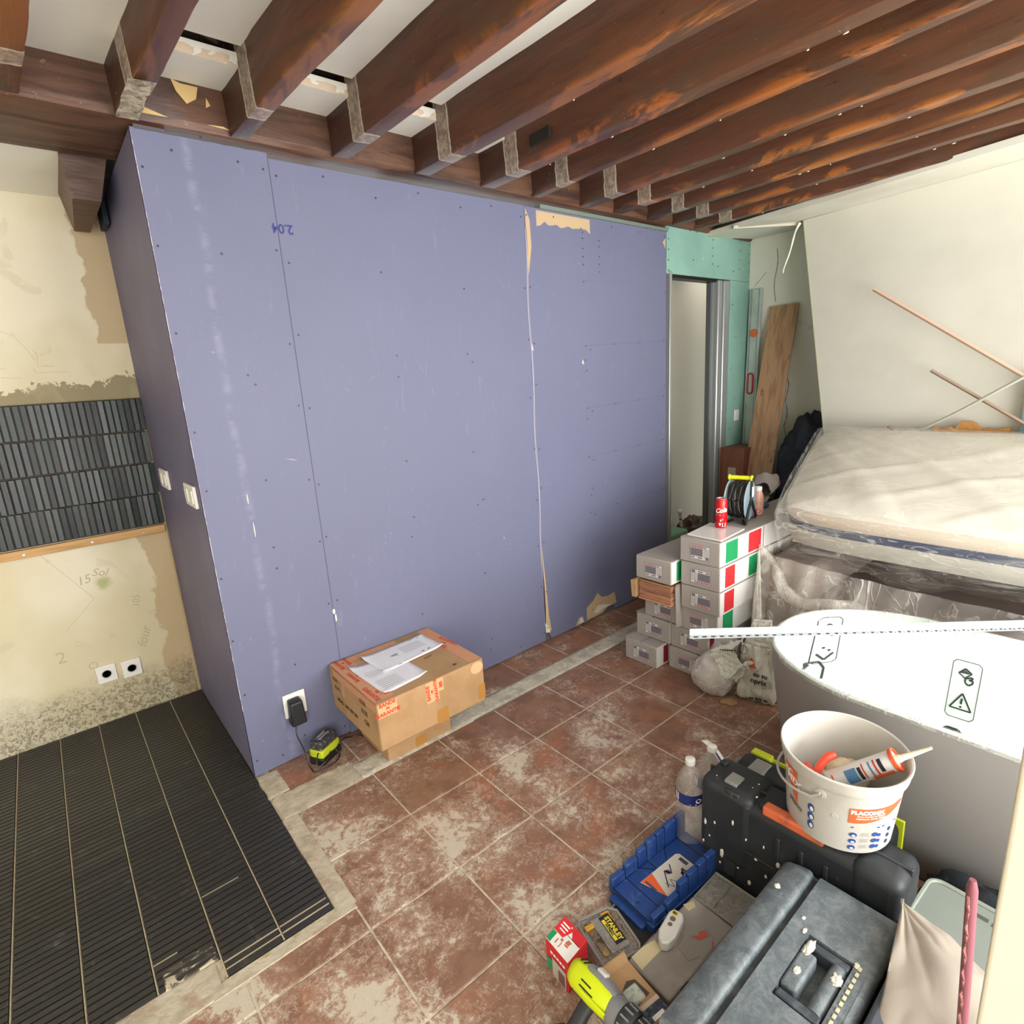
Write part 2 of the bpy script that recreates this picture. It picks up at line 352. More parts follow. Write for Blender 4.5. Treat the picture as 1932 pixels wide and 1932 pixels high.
# stick tiles on the wall
def stick_fn(n, cur):
    oi = n.new('ShaderNodeObjectInfo').outputs['Random']
    cur = n.mix(n.step(oi, .45, .9), cur, lin('#2a3635'))
    return n.mix(n.math('MULTIPLY', n.step(n.noise(60, 5, .7, n.pos()), .5, .75), .3), cur, lin('#4a5855'))
M_STICK = mat('dark_glazed_stick', '#1a2122', .30, fn=stick_fn, spec=.35, bump=(70, .2, .0015, (1, 1, .25)))
rows = (1.508, 1.361, 1.211, 1.061, .914)
obj('tile_backing', box((-1.5, YB-.008, .912), (XS-.004, YB, 1.512)), mat('dark_tile_grout', '#4c4238', .9), wback)
smes = []
for k in range(4):
    y0 = -.006-.002*k
    b = B().hexa([(.0015, 0, .0015), (.0225, 0, .0015), (.0225, 0, .147), (.0015, 0, .147)], [(.0032, y0, .004), (.0208, y0-(.0018 if k % 2 else 0), .004), (.0208, y0-(.0018 if k % 2 else 0), .1445), (.0032, y0, .1445)])
    me = bpy.data.meshes.new('stick'); me.from_pydata(b.v, [], b.f); me.materials.append(M_STICK); smes.append(me)
for r in range(4):
    for i in range(34):
        x = XS-.005-.0243*(i+1) + (.0 if r % 2 else .006)
        o = bpy.data.objects.new('wall_tile', R_.choice(smes)); COL.objects.link(o); o.parent = wback; o.location = (x, YB-.008, rows[r+1]+.001); o.rotation_euler = (R_.uniform(-.02, .02), 0, R_.uniform(-.05, .05))
M_PINE = mat('pale_pine', '#c79c66', .7, layers=[('#a87d4a', 4, .4, .7, (1, 1, 14))], bump=(30, .2, .002))
bat = obj('batten', box((-1.5, YB-.024, .872), (XS-.012, YB-.0005, .908)), M_PINE, wback, bevel=.002)
for x in (-.46, -.66, -.9): obj('screw', B().lathe([(.0055, 0), (.0055, .0012), (.0015, .0008)], 12, tr(x, YB-.0242, .889) @ rx(90)), STEEL, bat)
# pencil notes
fn = plane((0, YB, 0), (1, 0, 0), (0, 0, 1), .0008)
w = .0014
decal('pencil_marks', fn, [
 ('t', 'four', -.545, .375, .060, 68, 0, .3), ('t', '105', -.545, .56, .042, 82, 0, .2), ('t', 'Sol', -.655, .735, .05, -12, 0, .3), ('t', '15', -.72, .715, .055, 10, 0, .3), ('t', 'O', -.765, .30, .05), ('t', '2', -.87, .38, .08),
 ('l', [(-.78, .41), (-.81, .42), (-.80, .44), (-.75, .39)], w), ('l', [(-.85, .93-.06), (-.70, .62), (-.83, .50)], .0015),
 ('l', [(-.84, 1.80), (-.80, 1.815), (-.75, 1.79), (-.72, 1.74), (-.70, 1.69)], w), ('l', [(-.70, 1.73), (-.69, 1.72), (-.695, 1.665), (-.64, 1.665)], w), ('l', [(-.71, 1.66), (-.71, 1.64), (-.60, 1.64)], w),
 ('l', [(-.90, 1.80), (-.83, 1.79)], w), ('l', [(-.87, 1.78), (-.87, 1.66), (-.80, 1.66)], w), ('l', [(-.90, 1.63), (-.76, 1.62)], w), ('l', [(-.68, 1.71), (-.66, 1.72)], w)], PENCIL, wback)
def socket_plate(x, z):
    s = obj('socket', box((x, YB-.011, z), (x+.079, YB-.0005, z+.086)), PLW, wback, bevel=.003, label='white square socket plate')
    c = (x+.0395, YB-.011, z+.043)
    obj('socket_well', B().lathe([(.021, 0), (.021, .003), (.018, .003), (.016, -.004), (.001, -.004)], 24, tr(*c) @ rx(90)), flat('socket_shade', '#bdb9b0', .5), s)
    obj('socket_pins', B().lathe([(.0016, 0), (.0016, .0048)], 8, tr(c[0]-.009, c[1], c[2]) @ rx(90)).lathe([(.0016, 0), (.0016, .0048)], 8, tr(c[0]+.009, c[1], c[2]) @ rx(90)), INK, s)
socket_plate(-.764, .203); socket_plate(-.664, .194)

# ---- other walls
M_WHITE = mat('white_paint', '#dcd9ca', .8, layers=[('#cfcbb9', 2, .4, .7)], bump=(30, .1, .004))
struct('wall_left', box((-2.5, -2.8, 0), (-2.4, 1.7, 2.6)), M_WHITE)
wf = B(); YF = -2.55
for (x0, x1, z0, z1) in ((-2.4, -2.3, 0, 2.6), (-2.3, -1.2, 2.35, 2.6), (-1.2, -.43, 0, 2.6), (-.43, 2.5, 2.35, 2.6), (-.43, 2.5, 0, .45), (2.5, 3.6, 0, 2.6)): wf.box((x0, YF-.12, z0), (x1, YF, z1))  # the left opening down to the floor is added for fill light
struct('wall_front', wf, M_WHITE)
post = struct('trim_1', box((-.2, -1.76, 0), (.05, -1.5555, 2.45)), mat('cream_lacquer', '#cfc9b4', .35), bevel=.004, seg=3)
M_WR = mat('right_wall_plaster', '#d3d2c5', .85, layers=[('#dad7ca', 2, .4, .7), ('#c2bbab', 9, .64, .76)], bump=(18, .25, .006))
wr = struct('wall_right', box((3.43, -2.8, 0), (3.55, .64, 2.6)), M_WR)
obj('plaster_crack', B().tube([(3.428, .42-.01*math.sin(i), 2.25-.05*i) for i in range(8)], .0025, 4).tube([(3.428, .30+.012*math.sin(i*2), 1.45-.06*i) for i in range(10)], .003, 4).tube([(3.428, .57-.02*i, 2.03+.02*i) for i in range(5)], .0014, 4), mat('crack_tan', '#8f8069', .9), wr)
struct('wall_far', box((2.43, 1.12, 0), (4.5, 1.2, 2.6)), mat('far_room_paint', '#a89f8a', .8))
struct('wall_side', box((4.2, .64, 0), (4.3, 1.2, 2.6)), mat('far_room_paint', '#a89f8a', .8))

# ---- lilac partition
def lilac_fn(n, cur):
    p = n.pos(); x, y, z = n.xyz(p); ps = n.pos('world', (3, 3, .5))
    cur = n.mix(n.math('MULTIPLY', n.step(n.noise(2.2, 4, .5, p), .4, .7), .3), cur, lin('#6b6d86'))
    s1 = n.step(n.noise(9, 6, .7, ps, 1.5), .60, .74); s2 = n.step(n.noise(26, 6, .75, p, 2), .64, .70); s3 = n.step(n.noise(4, 3, .5, p), .45, .6)
    cur = n.mix(n.math('MULTIPLY', s1, .22), cur, lin('#9293a8')); cur = n.mix(n.math('MULTIPLY', n.math('MULTIPLY', s2, s3), .55), cur, lin('#b0b0c0'))
    # long pale wipe marks near the left seam
    sx = band(n, n.math('ADD', x, n.math('ADD', n.math('MULTIPLY', n.noise(3, 2, .5, p), .05), n.math('MULTIPLY', z, .0))), -.19, -.17, .012)
    cur = n.mix(n.math('MULTIPLY', n.math('MULTIPLY', sx, n.step(n.noise(8, 5, .7, n.pos('world', (1, 1, 2))), .42, .62)), .22), cur, lin('#a3a4b8'))
    return cur
M_LIL = mat('lilac_plasterboard', '#64667f', .62, fn=lilac_fn, bump=(50, .06, .002))
M_LILS = mat('lilac_side', '#656079', .6, layers=[('#6c6882', 4, .4, .7), ('#8f8a9c', 22, .68, .74)])
M_SLATE = flat('board_edge_paper', '#b8a58c', .8)
wp = struct('wall_partition', B().box((XS+.002, YW+.0135, .002), (2.43, YW+.10, 2.28)).box((XS+.0135, YW+.0135, .002), (XS+.1, YB+.02, 2.45)), mat('partition_core', '#5a5458', .9))
xs_ = [(XS, .0515, 2.315), (.0535, 1.2515, 2.298), (1.2535, 2.408, 2.296)]
boards = []
for k, (x0, x1, zt) in enumerate(xs_):
    b = B(); n_ = 24; v = []
    def edge_poly():
        P = [(x0, .004 if k < 2 else .012)]
        if k == 2: P = [(x0, .012), (x0+.055, .012)] + [(1.62, .012), (1.64, .03), (1.66, .014), (1.74, .02), (1.78, .045), (1.84, .05), (1.87, .015)]
        P += [(x1, .012), (x1, zt)]
        for i in range(1, n_): xx = x1+(x0-x1)*i/n_; P.append((xx, zt+.002*nz((xx*30, 0, k))))
        P.append((x0, zt)); 
        if k == 2: P += [(x0, .09)]; P[0] = (x0+.045, .014)
        return P
    M = Matrix(((1, 0, 0, 0), (0, 0, -1, YW+.0125), (0, 1, 0, 0), (0, 0, 0, 1)))
    bo = obj('plasterboard', B().prism(edge_poly(), .0125, M), M_LIL, wp, smooth=0); boards.append(bo)
side = obj('plasterboard', B().box((XS, YW+.0005, .004), (XS+.0125, YB+.02, 2.318)), M_LILS, wp, label='shaded side board of the partition')
obj('board_edge', B().box((XS-.0006, YW-.0012, .3), (XS+.0016, YW+.0006, 2.31)), mat('chipped_edge', '#b7b2c0', .8, layers=[('#8a7f92', 30, .45, .55)]), wp)
# torn paper at seams (flat wear with its own outline)
fnp = plane((0, YW, 0), (1, 0, 0), (0, 0, 1), .0006)
TORN = mat('torn_brown_paper', '#b39a78', .9); GYP = flat('bare_gypsum', '#c9c2b4', .9)
def ragged(x0, x1, y0, y1, seed, n=14, side='b'):
    P = []
    for i in range(n+1): P.append((x0+(x1-x0)*i/n, (y0 if i in (0, n) else y0+(y1-y0)*.45*(.5+nz((i*1.7, seed, 0))))))
    return P + [(x1, y1), (x0, y1)]
decal('torn_paper', fnp, [('p', ragged(1.33, 1.72, 2.215, 2.287, 3)), ('p', [(1.258, 2.29), (1.285, 2.24), (1.29, 2.12), (1.262, 1.98)]), ('p', [(1.2545, .60), (1.275, .33), (1.285, .16), (1.30, .06), (1.2545, .06)]),
      ('p', [(1.60, .02), (1.60, .10), (1.66, .13), (1.70, .17), (1.74, .13), (1.80, .12), (1.86, .13), (1.88, .05), (1.80, .052), (1.74, .022)]), ('p', [(1.50, .015), (1.53, .06), (1.56, .06), (1.575, .02)]),
      ('p', [(2.40, 2.20), (2.37, 2.235), (2.40, 2.26)])], TORN, wp)
decal('bare_plaster', fnp, [('p', [(1.53, .02), (1.54, .052), (1.56, .05), (1.57, .02)]), ('p', [(1.66, .05), (1.70, .085), (1.76, .075), (1.84, .05), (1.75, .05), (1.70, .035)]), ('p', [(1.2545, .06), (1.2545, .12), (1.28, .09), (1.29, .05)]),
      ('p', [(1.256, 1.63), (1.262, 1.66), (1.268, 1.62)]), ('p', [(1.625, 1.55), (1.635, 1.57), (1.642, 1.54)]), ('c', .055, .585, .006, .012), ('c', .06, .555, .004, .018), ('p', [(-.05, 1.25), (.0, 1.235), (-.02, 1.243)]), ('c', -.20, 1.0, .002, .03), ('c', -.205, 1.12, .002, .02)], GYP, wp, k=.0004)
decal('taped_joint', fnp, [('l', [(1.2535+.004*math.sin(i), .1+i*.1) for i in range(22)], .010)], mat('grey_filler', '#9c97a6', .8), wp)
decal('seam', fnp, [('r', .0515, .0, .0535, 2.3)], mat('seam_shadow', '#4a4660', .9), wp, k=.0002)
decal('seam', fnp, [('r', 1.2513, .0, 1.2530, 2.29)], mat('seam_shadow', '#4a4660', .9), wp, k=.0004)
decal('pencil_note', fnp, [('t', '2.04', .07, 2.073, .045, 180, .001)], flat('blue_pen', '#2b2f6e'), wp)
decal('pencil_line', fnp, [('l', [(1.66, h), (2.40, h+.02)], .0022) for h in (1.64, 1.30, 1.02, .69)] + [('l', [(1.66, 1.98), (2.40, 2.0)], .0012)], flat('pencil_on_lilac', '#5c5a80'), wp, k=.0003)
# screws
def holes(name, pts, parent, fnn, r=.0042):
    b = B()
    for x, z in pts:
        k = len(b.v); b.add([fnn(x+r*math.cos(a*PI/4), z+r*math.sin(a*PI/4), .0008) for a in range(8)], [tuple(range(8))])
    return obj(name, b, flat('screw_head', '#33303c', .5), parent, smooth=0, kind='stuff')
hs = []
for x in (-.34, .035, .07, 1.235, 1.27, 2.39): hs += [(x+R_.uniform(-.006, .006), .07+.27*i+R_.uniform(-.04, .04)) for i in range(9)]
for x in (-.14, .46, .86, 1.66): hs += [(x+R_.uniform(-.02, .02), .12+.36*i+R_.uniform(-.07, .07)) for i in range(7)] + [(x+R_.uniform(-.01, .03), .16+.72*i+R_.uniform(-.07, .07)) for i in range(3)]
for x in (-.25, -.05, .25, .66, 1.05, 1.45, 1.9, 2.15): hs += [(x, 2.27), (x+.01, .045)]
for z in (1.64, 1.30, 1.02, .69): hs += [(1.66, z), (1.70, z-.02), (1.9, z+.008), (2.13, z+.012), (2.38, z+.018)]
for z in (2.22, 2.19, 2.14, 2.10, 2.06): hs += [(1.66, z), (1.79, z-.03)]
holes('screw_heads', hs, wp, fnp, .0042)
# switch plates on the shaded side
for (y0, y1, z0, lab) in ((.675, .84, 1.103, 'double white switch frame near the front edge'), (1.195, 1.375, 1.115, 'double white switch frame near the back')):
    s = obj('switch_plate', box((XS-.012, y0, z0), (XS-.0005, y1, z0+.083)), PLW, wp, bevel=.003, label=lab)
    for k in range(2):
        c = y0+(y1-y0)*(.27+.46*k); obj('rocker', box((XS-.016, c-.024, z0+.017), (XS-.0115, c+.024, z0+.066)), PLW, s, bevel=.002)
# filler ragged along the back corner
obj('corner_filler', B().tube([(XS-.006+.004*nz((i, 0, 0)), YB-.004, .01+i*.0232) for i in range(64)], [.007+.004*nz((i*.8, 3, 1)) for i in range(64)], 6), mat('sandy_filler', '#b29c7c', .9, bump=(50, .6, .004)), wback)
# front socket with frame
s = obj('socket', box((-.207, YW-.010, .198), (-.118, YW-.0006, .300)), PLW, wp, bevel=.003, label='white socket plate with a black charger plugged in')
# green boards round the doorway
M_GRN = mat('green_plasterboard', '#86ad9f', .65, layers=[('#7ba295', 2.5, .4, .65), ('#9fc0b4', 25, .66, .74)])
wg = struct('wall_partition_green', B().box((3.17, YW+.014, .002), (3.43, YW+.09, 2.38)).box((2.41, YW+.014, 2.075), (3.43, YW+.09, 2.38)), mat('partition_core', '#5a5458', .9))
obj('plasterboard', B().box((2.412, YW, 2.062), (3.43, YW+.0125, 2.37)), M_GRN, wg)
obj('plasterboard', B().box((3.165, YW+.0005, .01), (3.43, YW+.013, 2.060)), M_GRN, wg)
fng = plane((0, YW, 0), (1, 0, 0), (0, 0, 1), .0008)
gh = [(2.43, 2.32-.06*i) for i in range(5)] + [(2.66+.08*i, 2.33) for i in range(2)] + [(2.93, 2.30-.05*i) for i in range(4)] + [(3.28, 2.32-.06*i) for i in range(4)] + [(3.41, 2.31-.06*i) for i in range(4)] + [(2.7, 2.16), (3.0, 2.14), (3.2, 2.12)] + [(3.2+.06*(i % 2), 1.9-.22*i) for i in range(7)]
holes('screw_heads', gh, wg, fng, .005)
obj('light_switch', box((3.262, YW-.011, 1.075), (3.322, YW-.0006, 1.155)), PLW, wg, bevel=.003, label='small white switch on the green board')
obj('top_rail', B().box((1.35, YW-.012, 2.296), (2.41, YW+.03, 2.314)), mat('dull_rail', '#7d8a80', .5, .4), wp)
# door frame
M_DST = mat('door_steel', '#b2b6b6', .3, .55)
dr = struct('door_1', B().box((3.022, YW+.002, 0), (3.075, YW+.085, 2.058)).box((3.09, YW+.0, 0), (3.162, YW+.085, 2.058)), M_DST, bevel=.010, seg=3)
obj('frame_lip', B().box((3.075, YW+.03, 0), (3.09, YW+.085, 2.058)).box((3.0, YW+.05, 0), (3.022, YW+.085, 2.05)), mat('dark_steel', '#6e7274', .4, .5), dr)
obj('jamb_profile', B().box((2.432, YW-.012, 0), (2.456, YW+.09, 2.075)).box((2.456, YW+.0, 0), (2.474, YW+.01, 2.06)), mat('aluminium_jamb', '#c9cbc9', .3, .7), dr, bevel=.003)
obj('head_track', B().box((2.46, YW+.02, 2.045), (3.16, YW+.09, 2.06)), BLKP, dr)
obj('pale_reveal', B().box((2.456, YW+.2, 0), (2.475, YW+.5, 2.3)), mat('far_room_paint', '#a89f8a', .8), dr)

# ---- ceiling with its beams
M_CEIL = mat('ceiling_white', '#efece0', .8, layers=[('#e3dfd1', 1.5, .4, .7)])
def wood_fn(n, cur):
    p = n.pos(); x, y, z = n.xyz(p); oi = n.new('ShaderNodeObjectInfo').outputs['Random']
    sh = n.new('ShaderNodeVectorMath', operation='ADD'); n.l.new(p, sh.inputs[0]); cb = n.new('ShaderNodeCombineXYZ'); n.l.new(n.math('MULTIPLY', oi, 9.0), cb.inputs[0]); n.l.new(n.math('MULTIPLY', oi, 5.0), cb.inputs[1]); n.l.new(cb.outputs[0], sh.inputs[1])
    mp = n.new('ShaderNodeMapping'); mp.inputs['Scale'].default_value = (1, .12, 1); n.l.new(sh.outputs[0], mp.inputs[0]); q = mp.outputs[0]
    mp2 = n.new('ShaderNodeMapping'); mp2.inputs['Scale'].default_value = (1, .35, 1); n.l.new(sh.outputs[0], mp2.inputs[0]); q2 = mp2.outputs[0]
    cur = n.mix(n.math('MULTIPLY', oi, .55), cur, lin('#51301e'))
    cur = n.mix(n.math('MULTIPLY', n.step(n.noise(22, 6, .6, q), .35, .7), .5), cur, lin('#2b180c'))
    cur = n.mix(n.step(n.noise(7, 5, .65, q2, 1), .50, .62), cur, lin('#4f3524'))
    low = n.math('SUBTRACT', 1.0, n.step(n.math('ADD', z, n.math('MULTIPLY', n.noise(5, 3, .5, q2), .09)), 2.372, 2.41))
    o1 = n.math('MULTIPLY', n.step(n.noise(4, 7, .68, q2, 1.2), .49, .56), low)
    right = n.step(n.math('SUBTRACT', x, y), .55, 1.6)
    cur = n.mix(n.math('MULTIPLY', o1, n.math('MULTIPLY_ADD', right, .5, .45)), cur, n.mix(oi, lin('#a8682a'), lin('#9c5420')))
    cur = n.mix(n.math('MULTIPLY', n.step(n.noise(36, 5, .7, q2), .66, .72), .6), cur, lin('#1d0f0b'))
    # pale trace of an old ceiling edge
    w = n.math('MULTIPLY', n.math('SUBTRACT', n.noise(30, 4, .6, p), .5), .02); yy = n.math('ADD', y, w)
    b = band(n, yy, .335, .41, .004)
    cur = n.mix(n.math('MULTIPLY', b, n.math('MULTIPLY_ADD', n.step(n.noise(45, 5, .7, p), .40, .62), .55, .38)), cur, lin('#a39584'))
    e = n.math('ADD', band(n, yy, .331, .338, .002), band(n, yy, .407, .413, .002))
    cur = n.mix(n.math('MULTIPLY', e, .8), cur, lin('#c9bda9'))
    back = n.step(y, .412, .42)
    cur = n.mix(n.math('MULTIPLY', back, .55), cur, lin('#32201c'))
    sp = n.step(n.noise(70, 3, .6, p), .70, .73)
    return n.mix(n.math('MULTIPLY', sp, n.math('MULTIPLY_ADD', n.step(y, .3, .4), .5, .2)), cur, lin('#b7a88f'))
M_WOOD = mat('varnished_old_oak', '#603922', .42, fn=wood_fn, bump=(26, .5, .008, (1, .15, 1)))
def beam_fn(n, cur):
    q = n.pos('world', (.15, 1, 1)); p = n.pos()
    cur = n.mix(n.step(n.noise(14, 6, .6, q, 1), .4, .7), cur, lin('#38221a'))
    cur = n.mix(n.math('MULTIPLY', n.step(n.noise(8, 5, .6, q, 1), .58, .68), .6), cur, lin('#6e3f22'))
    return n.mix(n.math('MULTIPLY', n.step(n.noise(40, 5, .8, p, 1), .64, .70), .6), cur, lin('#a3937c'))
M_BEAM = mat('main_beam_wood', '#5f4130', .5, fn=beam_fn, bump=(20, .5, .008, (.2, 1, 1)))
ceil = struct('ceiling', B().box((-2.4, -2.7, 2.457), (-.345, .60, ZC+.1)).box((-.345, -2.7, ZC), (3.55, .362, ZC+.1)).box((-2.4, 1.0, ZC), (4.4, 2.6, ZC+.1)), M_CEIL)
obj('dark_gap', box((-.28, .362, ZC+.05), (3.5, .60, ZC+.1)), mat('lath_dark', '#3a2c20', .95, layers=[('#8d7455', 20, .55, .65)]), ceil)
JX = [(-.93, -.86, .065), (-.61, -.54, .075), (-.333, -.255, .058), (-.015, .05, .057), (.347, .385, .066), (.708, .765, .072), (1.052, 1.095, .080), (1.335, 1.275, .052), (1.692, 1.625, .076), (1.952, 1.90, .072), (2.238, 2.15, .056), (2.485, 2.39, .06), (2.725, 2.685, .06)]
def joist(k, xa, xb, w):
    ny = 70; rings = []
    v = []; f = []
    for i in range(ny+1):
        t = i/ny; y = .581 + (-2.62-.581)*t; xr = xa + (xb-xa)*(.581-y)/1.58
        a = .006 if y < .3 else .002
        l = xr - w + a*nz((k*3.1, y*2.2, 0)) + .0015*nz((k, y*14, 4)); r = xr + a*nz((k*2.7, y*2.4, 5)) + .002*nz((k, y*13, 9))
        zb = 2.332 + (.006 if y < .3 else .001)*nz((k, y*1.9, 8)); top = ZC+.04; c = .004
        tl = l - .008 - (.004*nz((k, y*3, 11)) if y < .3 else 0)
        ring = [(tl, top), (l, zb+c), (l+c*.7, zb), (r-c, zb+.0015), (r, zb+c), (r+.006, top)]
        v += [(x, y, z) for x, z in ring]
    for i in range(ny):
        for q in range(5): f.append((i*6+q, i*6+q+1, (i+1)*6+q+1, (i+1)*6+q))
    f += [tuple(range(6)), tuple(range(ny*6, ny*6+6))]
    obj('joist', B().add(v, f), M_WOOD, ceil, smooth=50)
for k, (a, b, w_) in enumerate(JX): joist(k, a, b, w_)
bb = B()
def bfn(u, v):
    x = -1.8+u*5.2; prof = [(.585, 2.55), (.58, 2.47), (.58, 2.352), (.592, 2.334), (.60, 2.331), (.78, 2.331), (.98, 2.332), (.998, 2.345), (1.0, 2.6)]
    y, z = prof[round(v*8)]; return (x, y+.002*nz((x*3, v*5, 1)), z+.003*nz((x*2.5, v*7, 2)))
bb.grid(60, 8, bfn); obj('main_beam', bb, M_BEAM, ceil, smooth=30)
obj('plaster_residue', rough_slab(-.392, .31, -.334, .575, -.004, .0008, 8, 16, .004).xf(tr(0, 0, 2.3285)), mat('residue', '#8f8370', .95, layers=[('#b9ad9a', 28, .42, .58), ('#6a5846', 60, .55, .65)], bump=(60, .8, .004)), ceil)
obj('mortise', B().box((.966, .135, 2.385), (.990, .245, 2.425)), flat('mortise_dark', '#1f140e', .95), ceil)
spk = B()
for k, (a, b_, w_) in enumerate(JX[5:]):
    for _ in range(4):
        y = R_.uniform(-1.6, .3); x = a+(b_-a)*(.581-y)/1.58; q_ = blob((x-.001, y, 2.3325), (.002, R_.uniform(.003, .009), .002), .3, 3, y*9, 6, 5); spk.add(q_.v, q_.f)
obj('paint_specks', spk, flat('speck_white', '#ddd5c4', .8), ceil, kind='stuff', smooth=180)
obj('beam_corbel', B().hexa([(-.50, 1.02, 2.20), (-.415, 1.02, 2.20), (-.415, 1.5, 2.20), (-.47, 1.5, 2.20)], [(-.515, 1.0, 2.36), (-.37, 1.0, 2.36), (-.37, 1.5, 2.36), (-.50, 1.5, 2.36)]), M_BEAM, ceil, smooth=0)
obj('bracket', box((-.382, 1.32, 2.20), (-.364, 1.46, 2.30)), flat('blue_black', '#1d2733'), ceil)
obj('upper_wall_strip', box((-2.4, 1.0, 2.34), (-.42, YB+.01, 2.50)), M_CEIL, ceil)
edges = [-.28] + [q for (a, b, w_) in JX[3:] for q in (a-w_, a)] + [3.4]
M_PINK = mat('pinkish_plaster_edge', '#d9c3ab', .9, bump=(50, .6, .004))
for i in range(0, 12, 2):
    x0, x1 = edges[i], edges[i+1]
    if x1-x0 < .05: continue
    st = obj('plaster_strip', box((x0, .402, 2.462), (x1, .60, 2.50)), M_CEIL, ceil)
    b = B().grid(20, 3, lambda u, v: (x0+(x1-x0)*u, .401+.012*v*nz((x0+u*6, 3, 1))+.004*nz((x0+u*15, v*3, 1)), 2.461+.024*v)); obj('plaster_edge', b, M_PINK, ceil)
# plaster smears on the beam near the joists
fnb = plane((0, .58, 0), (1, 0, 0), (0, 0, 1), .003)
decal('plaster_smear', fnb, [('p', [(-.225, 2.462), (-.20, 2.455), (-.15, 2.455), (-.16, 2.42), (-.19, 2.40), (-.215, 2.43)]), ('p', [(-.13, 2.43), (-.12, 2.41), (-.135, 2.40)]), ('p', [(-.14, 2.352), (-.07, 2.348), (-.09, 2.356)]), ('p', [(-.33, 2.37), (-.25, 2.350), (-.34, 2.348)])], mat('yellow_plaster', '#c8ab72', .9), ceil)

# ---- boxed soffit on the right
sof = struct('trim_2', B().hexa([(2.86, YW+.02, 2.312), (2.50, -1.55, 2.312), (3.43, -1.55, 2.345), (3.43, YW+.02, 2.345)], [(2.86, YW+.02, 2.342), (2.50, -1.55, 2.342), (3.43, -1.55, 2.6), (3.43, YW+.02, 2.6)]), M_WHITE)
struct('trim_3', B().hexa([(2.50, -1.55, 2.312), (2.25, -2.55, 2.312), (3.43, -2.55, 2.345), (3.43, -1.55, 2.345)], [(2.50, -1.55, 2.342), (2.25, -2.55, 2.342), (3.43, -2.55, 2.6), (3.43, -1.55, 2.6)]), M_WHITE)
obj('plaster_lump', B().tube([(2.8+.06*i, .40-.045*i+.01*nz((i, 1, 1)), 2.318) for i in range(10)], [.012+.008*nz((i, 0, 2)) for i in range(10)], 6), mat('bare_plaster_lump', '#c8c0ae', .9, bump=(60, .8, .005)), sof)

# ================================================================== THINGS
# ---- cardboard boxes by the partition
def card_fn(n, cur):
    p = n.pos('object'); return n.mix(n.math('MULTIPLY', n.step(n.noise(30, 6, .7, n.pos('object', (1, 1, .3)), 1), .55, .75), .25), cur, lin('#8a6238'))
M_CARD = mat('brown_cardboard', '#ad8961', .75, fn=card_fn, layers=[('#9d7a53', 6, .4, .7)], bump=(45, .12, .002), space='object')
M_CARDT = mat('tape_brown', '#a9793c', .35); M_TAPE = mat('salmon_tape', '#c98e66', .4); M_TAPEP = mat('peach_tape', '#e0a67c', .4)
t = thing('cardboard_box', 'small cardboard box on the floor carrying the big taped box', 'box', (.23, .43, 0))
obj('body', box((.082, .312, .002), (.388, .57, .163)), M_CARD, t, bevel=.003)
obj('tape', box((.21, .3112, .002), (.262, .3125, .05)), M_CARDT, t)
t = thing('cardboard_box', 'big cardboard box with red printed tape and two papers on top', 'box', (.24, .385, .165))
b = B().grid(16, 14, lambda u, v: (0, 0, 0)); b = B()
x0, x1, y0, y1, z0, z1 = -.004, .487, .168, .608, .166, .362
b.box((x0, y0, z0), (x1, y1, z1)); obj('body', b, M_CARD, t, bevel=.008, seg=3)
obj('flap', B().box((x0+.002, y0+.002, z1-.001), (x1-.002, .386, z1+.0022)).box((x0+.002, .3885, z1-.001), (x1-.002, y1-.002, z1+.0022)), M_CARD, t, bevel=.001)
zt = z1+.0022; top = plane((0, 0, zt), (1, 0, 0), (0, 1, 0), .0006); fr = plane((0, y0, 0), (1, 0, 0), (0, 0, 1), .0006); lf = plane((x0, 0, 0), (0, -1, 0), (0, 0, 1), .0006)
for it in [('r', x0+.004, y0+.02, x0+.085, y1-.01), ('r', x1-.065, y0+.01, x1-.004, y1-.01), ('r', x0+.086, y1-.05, .30, y1-.008)]: decal('top_tape', top, [it], M_TAPE, t)
def tape_words(fnn, x, y, rot, s=.026, nm='tape_lettering'):
    a = math.radians(rot); c, q = math.cos(a), math.sin(a)
    L = [('BANDE', .0, .026), ('DE', 0, .004), ('GARANTIE', 0, -.020)]
    return [('t', w_, x-q*dy*s/.026+c*dx, y+c*dy*s/.026+q*dx, s*(.55 if w_ == 'DE' else 1), rot, .0008) for w_, dx, dy in L]
for TL in (tape_words(top, x0+.042, y0+.085, -90), tape_words(top, x0+.042, y0+.255, -90, .02), tape_words(top, x0+.045, y1-.04, -90, .022), tape_words(top, x1-.032, y0+.24, 95)): decal('tape_lettering', top, TL, flat('tape_red', '#c2402a'), t, k=.0006)
for it in [('r', x0+.004, z1-.058, x0+.082, z1), ('p', [(.205, z1-.088), (.262, z1-.088), (.262, z1-.055), (.285, z1-.055), (.285, z1), (.205, z1)]), ('c', x1-.035, z1-.028, .032, .026)]: decal('front_tape', fr, [it], M_TAPEP, t)
for TL in (tape_words(fr, x0+.043, z1-.030, 0, .021), tape_words(fr, .234, z1-.044, 92, .02), [('t', 'BIS', .273, z1-.028, .02, 92, .001)]): decal('front_tape_lettering', fr, TL, flat('tape_red2', '#cc3f28'), t, k=.0006)
for it in [('r', .245, z0, .297, z0+.06), ('r', x1-.035, z0+.02, x1-.001, z0+.085)]: decal('kraft_tape', fr, [it], M_CARDT, t, k=.0003)
